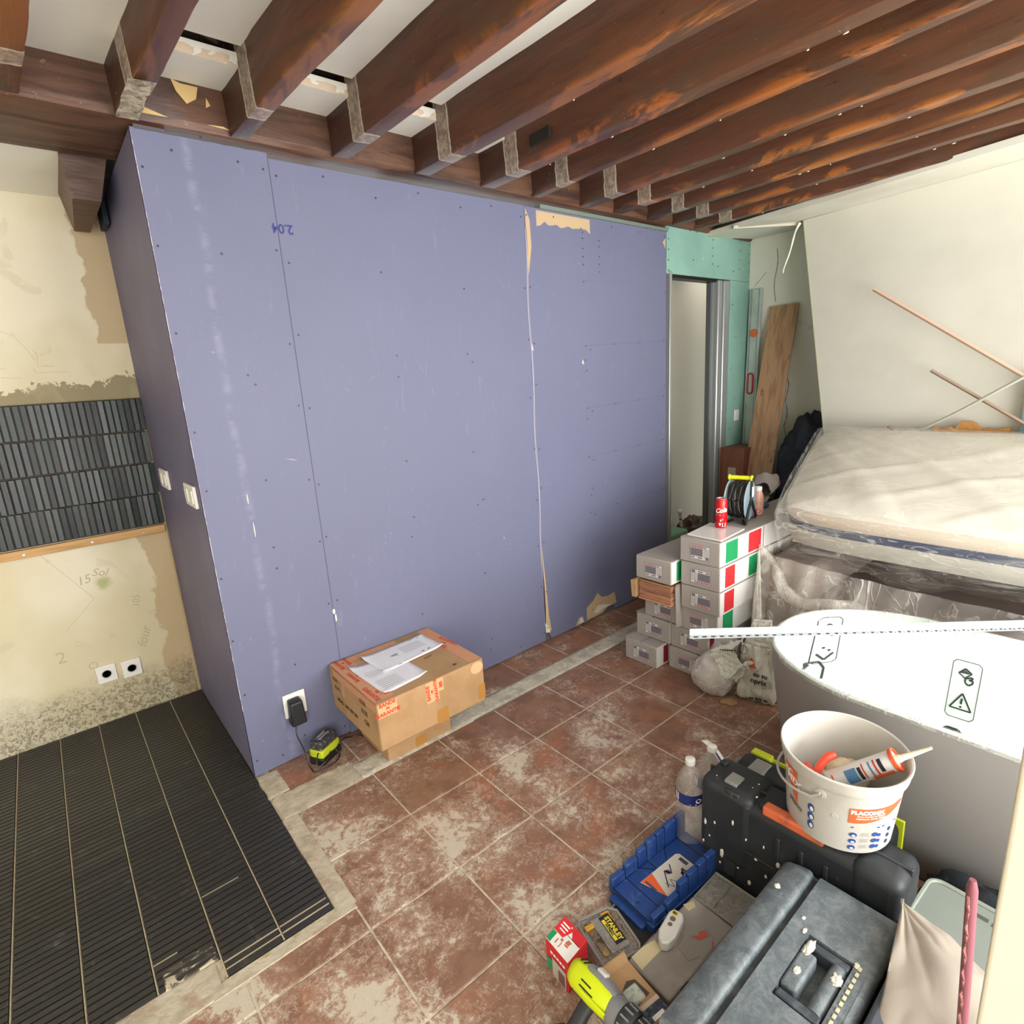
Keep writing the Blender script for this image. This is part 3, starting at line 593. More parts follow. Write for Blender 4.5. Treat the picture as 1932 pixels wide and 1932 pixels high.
decal('side_lettering', lf, [('t', 'N.W.:', -.548, z1-.048, .024, 0, .001), ('t', 'G.W.:', -.535, z1-.082, .024, 0, .001), ('t', 'MEAS.:  590*430*300', -.455, z1-.135, .022, 0, .001), ('t', 'KGS', -.292, z1-.040, .028, 0, .001), ('t', 'KGS', -.285, z1-.080, .028, 0, .001), ('t', 'CM', -.275, z1-.122, .028, 0, .001)], flat('box_ink', '#4a3322'), t)
for it in [('r', -y1+.04, z1-.035, -y0-.01, z1-.001), ('r', -.49, z1-.10, -.46, z1-.036)]: decal('side_tape', lf, [it], M_TAPE, t, k=-.0002)
decal('pen_marks', top, [('c', .372, .21, .010, .008), ('l', [(.385, .225), (.40, .20)], .002), ('l', [(.31, .345), (.35, .352)], .005)] , flat('pen', '#5a4026'), t)
M_PAP = flat('paper', '#dedde2', .7); M_PRN = flat('faint_print', '#8f8e98', .8)
def paper(c, label, z):
    t = thing('paper_sheet', label, 'paper', (sum(p[0] for p in c)/4, sum(p[1] for p in c)/4, z), group='papers on the big box')
    C4 = [Vector((p[0], p[1], z)) for p in c]
    def q(u, v, k=0): 
        P = C4[0].lerp(C4[1], u).lerp(C4[3].lerp(C4[2], u), v); P.z += .0006+k+(.0025*abs(nz((u*2, v*2, z*90))) if 0 else .0); 
        e = max(0, abs(u-.5)-.38)*max(0, abs(v-.5)-.3); P.z += e*.35; return P
    o = obj('sheet', B().grid(14, 10, lambda u, v: q(u, v)), M_PAP, t, solid=.0004)
    return t, q
t, q = paper([(.04, .506), (.054, .209), (.257, .231), (.243, .46)], 'lower delivery note with a ruled line, half under the other sheet', zt+.0012)
f2 = lambda x, y, k=0: q(x, y, k+.0008)
decal('print', f2, [('r', .38, .05, .385, .9), ('r', .25, .52, .29, .62), ('r', .07, .1, .075, .55)] + [('r', .3+.04*i, .1, .306+.04*i, .4) for i in range(5)] + [('r', .62+.05*i, .1, .63+.05*i, .55) for i in range(6)] + [('l', [(.1, .85), (.2, .9), (.24, .82)], .008), ('l', [(.3, .8), (.36, .86)], .008)], M_PRN, t)
t, q = paper([(.116, .55), (.419, .556), (.434, .383), (.130, .357)], 'upper printed delivery note lying across the cardboard box', zt+.0032)
f2 = lambda x, y, k=0: q(x, y, k+.0008)
decal('print', f2, [('r', .05+.0*i, .1+.09*i, .3, .115+.09*i) for i in range(0)] + [('r', .5, .25+.055*i, .85, .262+.055*i) for i in range(7)] + [('r', .68, .80, .73, .86), ('r', .78, .80, .83, .86), ('c', .9, .12, .02), ('r', .74, .08, .82, .10), ('r', .25, .93, .30, .96), ('r', .35, .9, .65, .91)], M_PRN, t)

# ---- battery charger + plug adapter
t = thing('battery_charger', 'lime and black battery charger with smoky battery on the floor by the partition', 'charger', (-.093, .535, 0), math.radians(28))
obj('base', B().prism([(-.055, -.035), (.055, -.035), (.06, -.02), (.06, .03), (.05, .042), (-.05, .042), (-.06, .03), (-.06, -.02)], .03, tr(0, 0, .002)), BLKP, t, bevel=.004, local=True)
obj('shell', B().prism([(-.052, -.034), (.052, -.034), (.057, -.02), (.057, .028), (.048, .038), (-.048, .038), (-.057, .028), (-.057, -.02)], .034, tr(0, 0, .032)), LIME, t, bevel=.006, local=True)
M_SMK = mat('smoky_plastic', '#3a3b3d', .25, layers=[('#8a8a88', 60, .55, .7)], space='object')
obj('battery', B().prism([(-.045, -.03), (.045, -.03), (.053, -.02), (.053, .026), (.043, .034), (-.043, .034), (-.053, .026), (-.053, -.02)], .036, tr(0, 0, .066)), M_SMK, t, bevel=.006, local=True)
decal('battery_lettering', plane((0, 0, .102), (1, 0, 0), (0, 1, 0), .0012), [('r', -.03, -.004, .03, -.001), ('r', -.03, .008, .02, .010), ('r', -.02, .016, .025, .018)], WHITEP, t).data.transform(Matrix())
for ch in t.children:
    if ch.name.startswith('battery_lettering'): ch.matrix_parent_inverse = Matrix(); ch.data.transform(wm(t))
t = thing('plug_adapter', 'black plug-in power adapter in the partition socket with trailing cable', 'adapter', (-.166, .57, .23))
obj('body', B().hexa([(-.200, YW-.060, .178), (-.138, YW-.060, .178), (-.138, YW-.0105, .178), (-.200, YW-.0105, .178)], [(-.194, YW-.055, .278), (-.144, YW-.055, .278), (-.144, YW-.0105, .284), (-.194, YW-.0105, .284)]), BLKP, t, bevel=.007, seg=3)
def curve_pts(P, n=8):
    P = [Vector(p) for p in P]; out = []
    for i in range(len(P)-1):
        a, b_, c, d = P[max(i-1, 0)], P[i], P[i+1], P[min(i+2, len(P)-1)]
        for k in range(n):
            u = k/n; out.append(.5*((2*b_)+(c-a)*u+(2*a-5*b_+4*c-d)*u*u+(-a+3*b_-3*c+d)*u**3))
    return out+[P[-1]]
obj('cable', B().tube(curve_pts([(-.185, YW-.05, .18), (-.19, .55, .14), (-.178, .53, .08), (-.175, .50, .02), (-.165, .465, .004), (-.12, .462, .003), (-.075, .475, .003), (-.05, .50, .010), (-.07, .515, .04), (-.115, .47, .03), (-.155, .47, .02), (-.14, .49, .06), (-.12, .50, .05)]), .0028, 6), BLKP, t)
obj('cable', B().tube(curve_pts([(-.06, .53, .02), (-.03, .52, .05), (.0, .56, .03), (.04, .585, .004), (.08, .56, .004), (.09, .50, .003), (.115, .47, .003), (.12, .50, .003), (.10, .53, .003)]), .0028, 6), BLKP, t)

# ---- stacked flooring cartons
M_CTN = mat('grey_white_carton', '#9f9890', .75, rand=.05, layers=[('#9b938b', 5, .4, .7)], bump=(50, .1, .002), space='object')
M_CTNW = mat('white_carton', '#ddd9d4', .5)
def sticker(parent, yc, z, up, w=.10, h=.068):
    s = -1 if not up else 1
    x = wm(parent).translation.x
    fn_ = plane((x, yc, z), (0, -1, 0), (0, 0, 1), .0009) if up else plane((x, yc, z), (0, 1, 0), (0, 0, -1), .0009)
    if not up: fn_ = lambda a, b_, k=0, x=x: Vector((x-.0009-k, yc+a, z-b_))
    else: fn_ = lambda a, b_, k=0, x=x: Vector((x-.0009-k, yc-a, z+b_))
    W2, H2 = w/2, h/2
    st = decal('label', fn_, [('r', -W2, -H2, W2, H2)], flat('label_white', '#cfcac4'), parent)
    decal('label_frame', fn_, [('l', [(-W2, -H2), (W2, -H2), (W2, H2), (-W2, H2), (-W2, -H2)], .0022)] + [('r', .018, -.018+.006*i, .046, -.016+.006*i) for i in range(7)] + [('r', -.046, -.028, -.028, -.022), ('r', -.012, -.028, .012, -.022), ('r', .028, -.031, .046, -.018)] + [('t', 'CE', .025, .026, .011, 0, .0006)], GREYP, st, k=.0005)
    decal('label_photo', fn_, [('r', -W2+.002, -.018, .014, .019)], flat('label_dark', '#6f6a70'), st, k=.0004)
    decal('label_header', fn_, [('r', -W2+.006+.009*i, .021, -W2+.012+.009*i, .031) for i in range(0, 7, 2)], RED, st, k=.0006)
    decal('label_header', fn_, [('r', -W2+.006+.009*i, .021, -W2+.012+.009*i, .031) for i in range(1, 7, 2)], GREYP, st, k=.0006)
def carton(label, x, ya, yb, z0, z1, up, side=None, L=1.1, seam=False, r=0):
    t = thing('flooring_carton', label, 'carton', (x, (ya+yb)/2, z0), group='flooring cartons stacked by the doorway')
    g = .0012
    obj('body', box((x, yb+g, z0+g), (x+L, ya-g, z1-g)), M_CTN, t, bevel=.0035)
    sticker(t, (ya+yb)/2-.004, (z0+z1)/2-.004, up)
    sf = lambda a, b_, k=0: Vector((x+a, yb+g-.0008-k, z0+b_)); h = z1-z0
    obj('white_side', B().box((x+.004, yb-.0002, z0+.004), (x+L-.004, yb+g+.0004, z1-.004)), M_CTNW, t)
    if side:
        for c0, xa, xb in side: decal('side_print', lambda a, b_, k=0: Vector((x+a, yb-.0010-k, z0+b_)), [('r', xa, .012, xb, h-.010)], GREEN if c0 == 'g' else (RED if c0 == 'r' else flat('dark_red', '#8e1f30')), t)
    if seam:
        obj('flap_seam', B().box((x+.0, (ya+yb)/2-.0015, z1-.0022), (x+.5, (ya+yb)/2+.0015, z1-.0006)), GREYP, t)
        obj('torn_flap', B().hexa([(x+.004, ya-.004, z1-.002), (x+.004, (ya+yb)/2+.012, z1-.002), (x+.12, (ya+yb)/2+.004, z1-.002), (x+.16, ya-.006, z1-.002)], [(x-.002, ya+.002, z1+.006), (x+.006, (ya+yb)/2+.01, z1+.003), (x+.12, (ya+yb)/2+.004, z1+.0005), (x+.16, ya-.006, z1+.0005)]), M_CTN, t, smooth=0)
    return t
carton('carton on the floor at left foot of the stack, red stripe on side', 1.430, .180, -.018, 0, .118, False, [('d', .06, .10)], seam=True)
carton('carton second from the floor in the left column, flaps part open', 1.508, .165, -.043, .119, .238, False, seam=True)
carton('carton third from the floor in the left column, under the opened one', 1.515, .115, -.095, .239, .355, False)
t = thing('flooring_carton', 'opened carton of brown laminate planks in the left column', 'carton', (1.45, 0, .356), group='flooring cartons stacked by the doorway')
obj('body', B().box((1.47, -.105, .357), (2.5, .105, .361)).box((1.47, .100, .357), (2.5, .106, .470)).box((1.47, -.106, .357), (2.5, -.102, .470)).box((1.6, -.105, .466), (2.5, .105, .470)), M_CARD, t, smooth=0)
obj('flap', B().hexa([(1.43, .106, .362), (1.472, .104, .362), (1.472, .110, .362), (1.428, .130, .362)], [(1.43, .112, .452), (1.472, .104, .465), (1.472, .110, .465), (1.424, .135, .452)]), M_CARD, t, smooth=0)
obj('side_flap', B().hexa([(1.47, -.104, .25), (1.50, -.120, .25), (1.50, -.124, .25), (1.47, -.108, .25)], [(1.46, -.104, .462), (1.50, -.106, .468), (1.50, -.110, .468), (1.46, -.110, .462)]), M_CTN, t, smooth=0)
M_LAM = mat('laminate_edge', '#a8785a', .6, rand=.2, layers=[('#86583c', 20, .45, .65, (1, .3, 4))])
for i in range(9):
    dx = R_.uniform(-.006, .006) - (.016 if i == 0 else 0); dy = R_.uniform(-.003, .003)
    p_ = obj('plank', box((1.440+dx, -.094+dy, .3622+.0112*i), (2.45, .094+dy, .3722+.0112*i)), M_LAM, t, bevel=.0012)
carton('top carton of the left column with a green stripe showing', 1.432, .106, -.102, .474, .594, True, [('g', .045, .12)])
carton('carton on the floor at the right foot of the stack, behind the clear bag', 1.500, -.045, -.250, 0, .118, True)
carton('carton second from the floor in right column, behind slotted strip end', 1.510, -.048, -.255, .119, .238, False, [('d', .02, .06)])
carton('carton third from the floor in the right column with a green square', 1.505, -.105, -.308, .239, .357, True, [('g', .045, .135)])
carton('carton third from the top of the right column with a red square', 1.488, -.120, -.325, .358, .478, False, [('r', .04, .125)])
carton('carton under the topmost one of the right column, red square', 1.485, -.120, -.325, .479, .599, False, [('r', .045, .13), ('g', .26, .34)])
t = carton('topmost carton of the right column under the red can and cable reel', 1.480, -.118, -.325, .600, .720, True, [('g', .05, .155), ('r', .255, .375)], L=1.2)
obj('side_seam', box((1.875, -.3268, .604), (1.879, -.3255, .716)), GREYP, t)

# things on the top carton
t = thing('tile_sample', 'thin glossy white tile lying under the red can', 'tile', (1.6, -.22, .7205))
obj('tile', B().prism([(1.505, -.140), (1.500, -.318), (1.74, -.300), (1.74, -.118)], .007, tr(0, 0, .7205)), mat('glossy_white', '#d9d4cf', .12), t, bevel=.001)
t = thing('drink_can', 'red soda can with white script on the top carton', 'can', (1.70, -.20, .7277))
cm = tr(1.70, -.20, .7277)
obj('body', B().lathe([(.022, 0), (.026, .002), (.0285, .010), (.0285, .128), (.026, .137), (.0245, .141)], 36, cm), mat('can_red', '#c5161d', .25, .3), t, smooth=50)
obj('rim', B().lathe([(.0245, .140), (.0255, .143), (.0245, .1445), (.022, .143), (.0215, .139), (.001, .139)], 36, cm), mat('can_aluminium', '#c9c9c9', .25, .9), t)
vang = math.atan2(-1.6-(-.20), -.76-1.70)
fc = cyl((1.70, -.20, .7277), .0285, .0008)
fcan = lambda x, y, k=0: fc(vang + x/.0285, y, k)
decal('lettering', fcan, [('t', 'Cola', .002, .088, .030, 8, .0012, .35), ('l', [(-.022, .066), (-.005, .066), (.014, .062)], .002), ('p', [(-.006, .042), (.014, .052), (.006, .046), (.012, .044), (-.002, .034)]), ('p', [(-.010, .026), (.001, .026), (-.004, .010)]), ('r', .006, .008, .023, .027)], WHITEP, t)
decal('lettering', fcan, [('r', .009, .012, .012, .023), ('r', .016, .012, .019, .023), ('l', [(-.016, .034), (-.004, .042)], .003)], INK, t, k=.0005)
# cable reel
t = thing('cable_reel', 'grey cable reel on a black tube stand with yellow handle', 'cable reel', (1.90, -.19, .7205))
ax = Vector((.22, -.97, 0)).normalized(); AM = Matrix.Translation((1.88, -.195, .7205+.110)) @ ax.to_track_quat('Z', 'Y').to_matrix().to_4x4() @ Matrix.Scale(.82, 4)
M_REEL = mat('grey_blue_plastic', '#84959d', .4)
for s_ in (-.062, .056): obj('flange', B().lathe([(.118, 0), (.121, .003), (.118, .006), (.04, .004), (.001, .004)], 40, AM @ tr(0, 0, s_)), M_REEL, t)
obj('drum', B().lathe([(.055, -.06), (.055, .056)], 28, AM), BLKP, t)
for k in range(13):
    rr = .094+.012*((k*7) % 3)/2; z_ = -.052+.0085*k
    b = B().tube([AM @ Vector((rr*math.cos(a*PI/14), rr*math.sin(a*PI/14), z_+.002*math.sin(a+k))) for a in range(28)], .0048, 6, True)
    obj('cable_loop', b, BLKP if k % 3 else flat('grey_cable', '#8d8a84', .5), t)
hub = AM @ Vector((0, 0, .068)); hb2 = AM @ Vector((0, 0, -.068)); side_ = Vector((.97, .22, 0))
for hh, sg in ((hub, 1), (hb2, -1)):
    g0 = hh.copy(); zf = .7205+.007
    pts = curve_pts([Vector((hh.x, hh.y, zf+.215)), hh+Vector((0, 0, .05)), hh, Vector((hh.x, hh.y, zf+.06))+side_*-.045, Vector((hh.x, hh.y, zf))+side_*-.085, Vector((hh.x, hh.y, zf))+side_*-.02-ax*.03*sg], 5)
    obj('stand_tube', B().tube(pts, .0065, 8), BLKP, t)
    obj('stand_tube', B().tube(curve_pts([hh+side_*.01, hh+side_*.05+Vector((0, 0, -.05)), Vector((hh.x, hh.y, zf))+side_*.085, Vector((hh.x, hh.y, zf))+side_*.05-ax*.05*sg], 5), .0065, 8), BLKP, t)
obj('label_plate', obox(hub+Vector((0, 0, .045))+ax*.007, (.022, .004, .05), ax.to_track_quat('Y', 'Z').to_matrix().to_4x4()), WHITEP, t)
hz = .7205+.007+.215
HM = Matrix.Translation((hb2.x, hb2.y, hz)) @ ax.to_track_quat('Z', 'Y').to_matrix().to_4x4() @ Matrix.Scale(.84, 4)
obj('handle', B().lathe([(.010, .0), (.017, .0), (.018, .006), (.012, .010), (.013, .04), (.0115, .06), (.013, .09), (.012, .125), (.018, .129), (.017, .136), (.010, .136)], 18, HM), mat('yellow_handle', '#cfd11e', .4), t)
# pink bottle, marker cap, strip, rag
t = thing('pink_bottle', 'small pink drink bottle with white cap behind the cable reel', 'bottle', (2.06, -.20, .7205))
bmx = tr(2.06, -.20, .7205)
obj('body', B().lathe([(.027, 0), (.029, .004), (.029, .085), (.024, .108), (.017, .124)], 28, bmx), mat('pink_liquid', '#dba996', .3), t, smooth=60)
obj('cap', B().lathe([(.0185, .124), (.0185, .144), (.017, .147)], 24, bmx), PLW, t)
va = math.atan2(-1.4, -2.82); fc2 = cyl((2.06, -.20, .7205), .029, .0006); fb = lambda x, y, k=0: fc2(va+x/.029, y, k)
decal('label_print', fb, [('c', .004, .022, .012)], RED, t); decal('label_print', fb, [('r', -.008, .055, .014, .060), ('r', -.006, .064, .012, .068), ('r', -.014, .078, .010, .080)], flat('brown_print', '#5a2b2a'), t)
t = thing('marker_cap', 'short dark blue cap lying beside the pink bottle', 'cap', (2.20, -.15, .7205))
obj('cap', B().lathe([(.011, 0), (.013, .003), (.012, .05), (.010, .052)], 16, tr(2.17, -.16, .734) @ rz(-20) @ ry(90)), flat('navy_plastic', '#1f3567', .4), t)
t = thing('plaster_strip_offcut', 'crumpled beige strip lying on the long carton', 'offcut', (2.3, -.11, .721))
obj('strip', B().grid(14, 1, lambda u, v: (2.22+.22*u, -.14+.05*u+.018*v, .7225+.012*abs(math.sin(u*6)))), flat('strip_beige', '#9f998a'), t, solid=.0015)
t = thing('rolled_sack', 'greyish white rolled sack end on the long carton by the mattress', 'sack', (2.55, .0, .7205))
def sackf(u, v):
    a = 2*PI*v; r = (.03+.035*math.sin(PI*min(1, u*1.1+.08))**.6)*(1+.18*nz((u*4, math.cos(a)*1.5, math.sin(a)*1.5))); return (2.42+.30*u, -.045+.10*u*.8+r*math.cos(a)*1.1, .722+max(.0, r*1.0+r*math.sin(a)*.95))
obj('cloth', B().grid(20, 20, sackf), mat('sack_white', '#bdb4ae', .85, bump=(20, .5, .006)), t, smooth=180)
decal('printed_mark', lambda x, y, k=0: Vector((2.55+x, -.072-k, .775+y)), [('l', [(0, 0), (.02, .018), (.04, .016), (.03, .0)], .005)], RED, t)

# ---- things seen through the doorway
t = thing('paint_sack', 'green and yellow printed sack just inside the doorway', 'sack', (2.8, .82, 0))
obj('sack', B().box((2.66, .76, .0), (2.92, .90, .285)), flat('sack_green', '#7fae8c', .7), t, bevel=.02, seg=3)
obj('yellow_panel', B().box((2.655, .775, .02), (2.66, .885, .22)), YELP, t)
decal('yellow_face', plane((0, .759, 0), (1, 0, 0), (0, 0, 1), .001), [('p', [(2.68, .03), (2.90, .03), (2.86, .17), (2.68, .20)])], YELP, t); decal('black_print', plane((0, .759, 0), (1, 0, 0), (0, 0, 1), .002), [('r', 2.70, .06, 2.86, .085), ('r', 2.70, .10, 2.80, .12)], INK, t)
t = thing('brown_wrapping', 'crumpled brown wrapping heap behind the doorway sack', 'wrapping', (3.2, .95, 0))
obj('paper', blob((3.22, .93, .13), (.20, .10, .16), .35, 3, 8, 20, 16), mat('wrap_brown', '#5f4c3c', .8), t, smooth=20)
t = thing('wrapped_stick', 'striped white stick standing in the heap behind the doorway', 'stick', (3.0, .88, 0))
obj('stick', B().tube([(3.05, .88, .02), (3.00, .88, .25), (2.96, .87, .39)], .013, 8), mat('stick_stripes', '#d8d2c6', .5, layers=[('#4c4a45', 18, .5, .6, (1, 1, 3))]), t)
obj('knob', blob((2.955, .868, .40), (.022, .02, .018), 0, 1, 1, 12, 10), WHITEP, t, smooth=180)
dsock = obj('far_socket', box((3.12, 1.108, .20), (3.20, 1.1199, .28)), PLW, [o for o in COL.objects if o.name == 'wall_far'][0], bevel=.003)
decal('socket_pins', plane((0, 1.108, 0), (1, 0, 0), (0, 0, 1), .001), [('c', 3.145, .245, .006), ('c', 3.170, .245, .006), ('c', 3.158, .228, .005)], INK, dsock)

# ---- objects against the right wall
t = thing('spirit_level', 'long pale green metal spirit level leaning in the corner', 'spirit level', (3.40, .555, 0))
def lean(x_b, x_t, y0, y1, z0, z1, th): return B().hexa([(x_b, y0, z0), (x_b+th, y0, z0), (x_b+th, y1, z0), (x_b, y1, z0)], [(x_t, y0, z1), (x_t+th, y0, z1), (x_t+th, y1, z1), (x_t, y1, z1)])
M_LEV = mat('pale_green_metal', '#b6c2ba', .4, .3, layers=[('#a3b2a9', 8, .4, .7)])
obj('body', lean(3.33, 3.405, .505, .595, 0.0, 2.005, .022), M_LEV, t, bevel=.003)
obj('rib', B().add(lean(3.326, 3.401, .575, .580, .01, 2.0, .005).v, lean(0, 0, 0, 1, 0, 1, 1).f).add(lean(3.326, 3.401, .520, .524, .01, 2.0, .005).v, lean(0, 0, 0, 1, 0, 1, 1).f), STEEL, t)
fl = lambda a, z: (3.33+.075*z/2.0-.002, a, z)
obj('vial', B().lathe([(.030, 0), (.030, .004), (.016, .005), (.015, .002), (.001, .002)], 20, tr(*fl(.545, 1.70)) @ ry(-90)), mat('vial_orange', '#c4643f', .4), t)
obj('handle', B().tube([Vector(fl(.555+.020*math.cos(a*PI/10), 1.34+.018*math.sin(a*PI/10)+(.055 if 0 < a < 10 else -.055))) for a in range(20)], .0075, 6, True), mat('handle_red', '#b5303a', .4), t)
t = thing('floor_plank', 'pale oak laminate plank leaning against the right wall', 'plank', (3.0, .35, 0))
M_OAK = mat('oak_laminate', '#a98664', .5, layers=[('#8f6d4d', 5, .45, .65, (4, 8, .5)), ('#6d4f38', 9, .68, .74, (1, 3, 1))], bump=(30, .1, .002, (3, 3, .3)))
obj('board', B().hexa([(2.955, .245, 0), (2.967, .245, 0), (2.967, .445, 0), (2.955, .445, 0)], [(3.40, .238, 1.872), (3.412, .238, 1.872), (3.412, .438, 1.868), (3.40, .438, 1.868)]), M_OAK, t, bevel=.001)
t = thing('wood_crate', 'reddish brown wooden box behind the oak plank', 'box', (3.15, .52, 0))
obj('body', box((3.06, .42, 0), (3.30, .60, .90)), mat('red_brown_wood', '#7a4a34', .6, layers=[('#5d3626', 4, .4, .7, (4, 4, .6))]), t, bevel=.004)
obj('bracket', B().box((3.05, .47, .62), (3.062, .53, .76)), mat('pale_bracket', '#a99c8a', .6), t)
t = thing('wire_rack', 'dark wire rack standing behind the oak plank', 'rack', (3.3, .22, 0))
b = B()
for y in (.16, .235): b.tube([(3.30, y, 0), (3.34, y, .92)], .006, 6)
for k in range(8): b.tube([(3.305+.005*k, .16, .1+.11*k), (3.305+.005*k, .235, .1+.11*k)], .004, 6)
obj('frame', b, BLKP, t)
t = thing('dark_bag', 'dark navy crumpled bag bulging between wall and leaning board', 'bag', (3.22, .03, 0))
obj('cloth', blob((3.25, .02, .55), (.15, .24, .56), .22, 2.2, 3, 40, 40, .8), mat('navy_cloth', '#1c222b', .75, layers=[('#2b3340', 8, .45, .65)], bump=(14, .9, .02)), t, smooth=180)
t = thing('leaning_board', 'large white sheet board leaning with a slanting left edge', 'board', (3.0, -.6, 0))
TLc, BLc = Vector((3.12, .125, 2.325)), Vector((2.985, -.235, .0)); TLc = Vector((3.10, .105, 2.323)); 
# left edge passes through two measured corners; extended to the floor
d_ = Vector((3.0, -.138, 1.02)) - TLc; d_ = d_ / -d_.z
BLc = TLc + d_*TLc.z
yv = Vector((-.16, -1.03, 0)).normalized(); L_ = 2.2
nrm = Vector((.012, .002, 0))
b = B().hexa([BLc, BLc+yv*L_, BLc+yv*L_+nrm, BLc+nrm], [TLc, TLc+yv*L_, TLc+yv*L_+nrm, TLc+nrm])
obj('sheet', b, mat('board_white', '#d6d3c4', .7, layers=[('#cbc8b8', 1.2, .4, .7)]), t)
obj('green_edge', B().hexa([BLc-nrm*.1, BLc-nrm*.1-yv*.004, BLc+nrm-yv*.004, BLc+nrm], [TLc-nrm*.1, TLc-nrm*.1-yv*.004, TLc+nrm-yv*.004, TLc+nrm]), flat('edge_green', '#a9b07a'), t)
t = thing('hanging_tape', 'thin strip of loose white joint tape hanging from the soffit', 'tape', (3.12, .13, 2.0))
obj('strip', B().tube(curve_pts([(3.10, .125, 2.312), (3.085, .145, 2.26), (3.07, .165, 2.15), (3.055, .190, 2.06), (3.05, .192, 2.03)], 5), [.010, .009, .008, .007, .006, .005, .006, .007, .006, .005, .005, .006, .005, .005, .004, .004, .004, .004, .004, .004, .003], 5), flat('tape_white', '#e3e0cf'), t)
# rods and profile in front of the leaning board
def rod(name, label, cat, a, b_, r, m_, sq=False):
    t = thing(name, label, cat, a); obj('rod', B().tube([a, b_], r, 4 if sq else 8), m_, t, smooth=0 if sq else 40); return t
P0, P1 = Vector((2.86, -.395, 1.840)), Vector((2.78, -1.08, 1.355)); dd = P1-P0
rod('wooden_rod', 'long pinkish wooden rod sloping down to the right before the board', 'rod', P0, P0+dd*1.55, .0105, mat('pink_wood', '#c9aa94', .7), True)
P0, P1 = Vector((2.80, -.71, 1.40)), Vector((2.76, -1.115, 1.135)); dd = P1-P0
rod('wooden_rod', 'thinner brown wooden rod below the long pinkish one', 'rod', P0, P0+dd*1.35, .0085, mat('brown_rod', '#96806c', .7), True)
rod('wooden_rod', 'short rod tip poking up behind the covered mattress', 'rod', Vector((2.86, -.522, 1.105)), Vector((2.86, -.66, 1.03)), .0085, mat('brown_rod', '#96806c', .7), True)
P0, P1 = Vector((2.78, -.64, 1.06)), Vector((2.72, -1.09, 1.36)); dd = P1-P0
t = thing('metal_profile', 'thin bent white metal profile rising to the right edge', 'profile', P0)
obj('bar', B().tube(curve_pts([P0-Vector((0, 0, .0)), P0+dd*.15, P0+dd*.5+Vector((0, 0, -.006)), P0+dd*1.0, P0+dd*2.0], 6), .0075, 4), mat('pale_metal', '#cfcfc0', .3, .5), t, smooth=0)
t = thing('teal_upright', 'narrow teal upright standing at the right behind the mattress', 'upright', (2.9, -1.12, 0))
obj('post', box((2.785, -1.21, .0), (2.80, -1.09, 1.36)), mat('teal_paint', '#5b7a78', .6), t)
t = thing('kraft_offcut', 'torn brown fibreboard piece behind the mattress', 'offcut', (2.88, -.9, .9))
P = [(-.752, .85)] + [(-.752-.30*i/14, 1.115+.035*nz((i*1.3, 3, 0))+(.03 if 4 < i < 9 else 0)) for i in range(15)] + [(-1.056, .85)]
M = Matrix(((0, 0, 1, 2.795), (1, 0, 0, 0), (0, 1, 0, 0), (0, 0, 0, 1)))
obj('piece', B().prism(P, .03, M), mat('fibreboard', '#ad7d42', .9, layers=[('#c99a5c', 14, .5, .65)], bump=(25, .9, .01)), t, smooth=0)

# ---- covered furniture, mattress, plastic sheets
t = thing('sofa_base', 'grey brown padded sofa base under clear plastic sheeting', 'sofa', (2.3, -1.3, 0))
M_SOFA = mat('taupe_fabric', '#7d6f66', .9, layers=[('#6f625a', 6, .4, .7)], bump=(60, .3, .003))
obj('seat', B().box((1.83, -2.3, .02), (2.80, -.42, .44)), M_SOFA, t, bevel=.05, seg=4)
obj('arm', B().box((1.78, -.62, .02), (2.80, -.36, .58)), M_SOFA, t, bevel=.05, seg=4)
obj('backrest', B().hexa([(2.55, -2.3, .3), (2.86, -2.3, .3), (2.86, -.40, .3), (2.55, -.40, .3)], [(2.66, -2.3, .86), (2.87, -2.3, .86), (2.87, -.40, .86), (2.66, -.40, .86)]), M_SOFA, t, bevel=.04, seg=3)
t = thing('mattress', 'thick cream mattress with a dark blue band, wrapped in plastic', 'mattress', (1.9, -1.2, .66))
def mframe(u, v, w):          # u across (near->far), v along (left->right), w height above underside
    x = 1.865 + .955*u; y = -.425 + .20*u - 1.95*v; z = .648 + .270*u + w
    return Vector((x-.30*w, y, z))
def mat_sec(w0, w1, bul, inset=0):
    def f(u, v):      # around the perimeter (u) and up (v)
        P = u*4; e = .07
        k = int(P) % 4; s = P-int(P)
        if k == 0: a, c = s, 0
        elif k == 1: a, c = 1, s
        elif k == 2: a, c = 1-s, 1
        else: a, c = 0, 1-s
        # round corners
        A, Cc = a*2-1, c*2-1; q = (abs(A)**9+abs(Cc)**9)**(1/9) or 1; A /= q; Cc /= q
        g = 1+bul*math.sin(PI*v)
        return mframe(.5+A*.5*g, .5+Cc*.5*(1+(g-1)*.5), w0+(w1-w0)*v)
    return B().grid(128, 6, f)
M_MATT = mat('cream_quilt', '#d5d0c2', .85, bump=(8, .3, .01)); M_BAND = mat('navy_band', '#15234a', .7); M_BORD = mat('pinkish_border', '#c4b3a0', .85)
obj('lower_border', mat_sec(0, .075, .008), mat('grey_border', '#a9a396', .85), t)
obj('blue_band', mat_sec(.075, .115, .004), M_BAND, t)
obj('upper_border', mat_sec(.115, .175, .012), M_BORD, t)
def mtop(u, v):
    A, Cc = u*2-1, v*2-1; q = max(abs(A), abs(Cc)); Q = (abs(A)**9+abs(Cc)**9)**(1/9) or 1; s_ = q/Q if Q else 1
    h = .042*(1-q**6)
    return mframe(.5+A*s_*.5, .5+Cc*s_*.5, .174+h+.004*nz((u*9, v*18, 1)))
obj('top_panel', B().grid(40, 60, mtop), M_MATT, t, smooth=180)
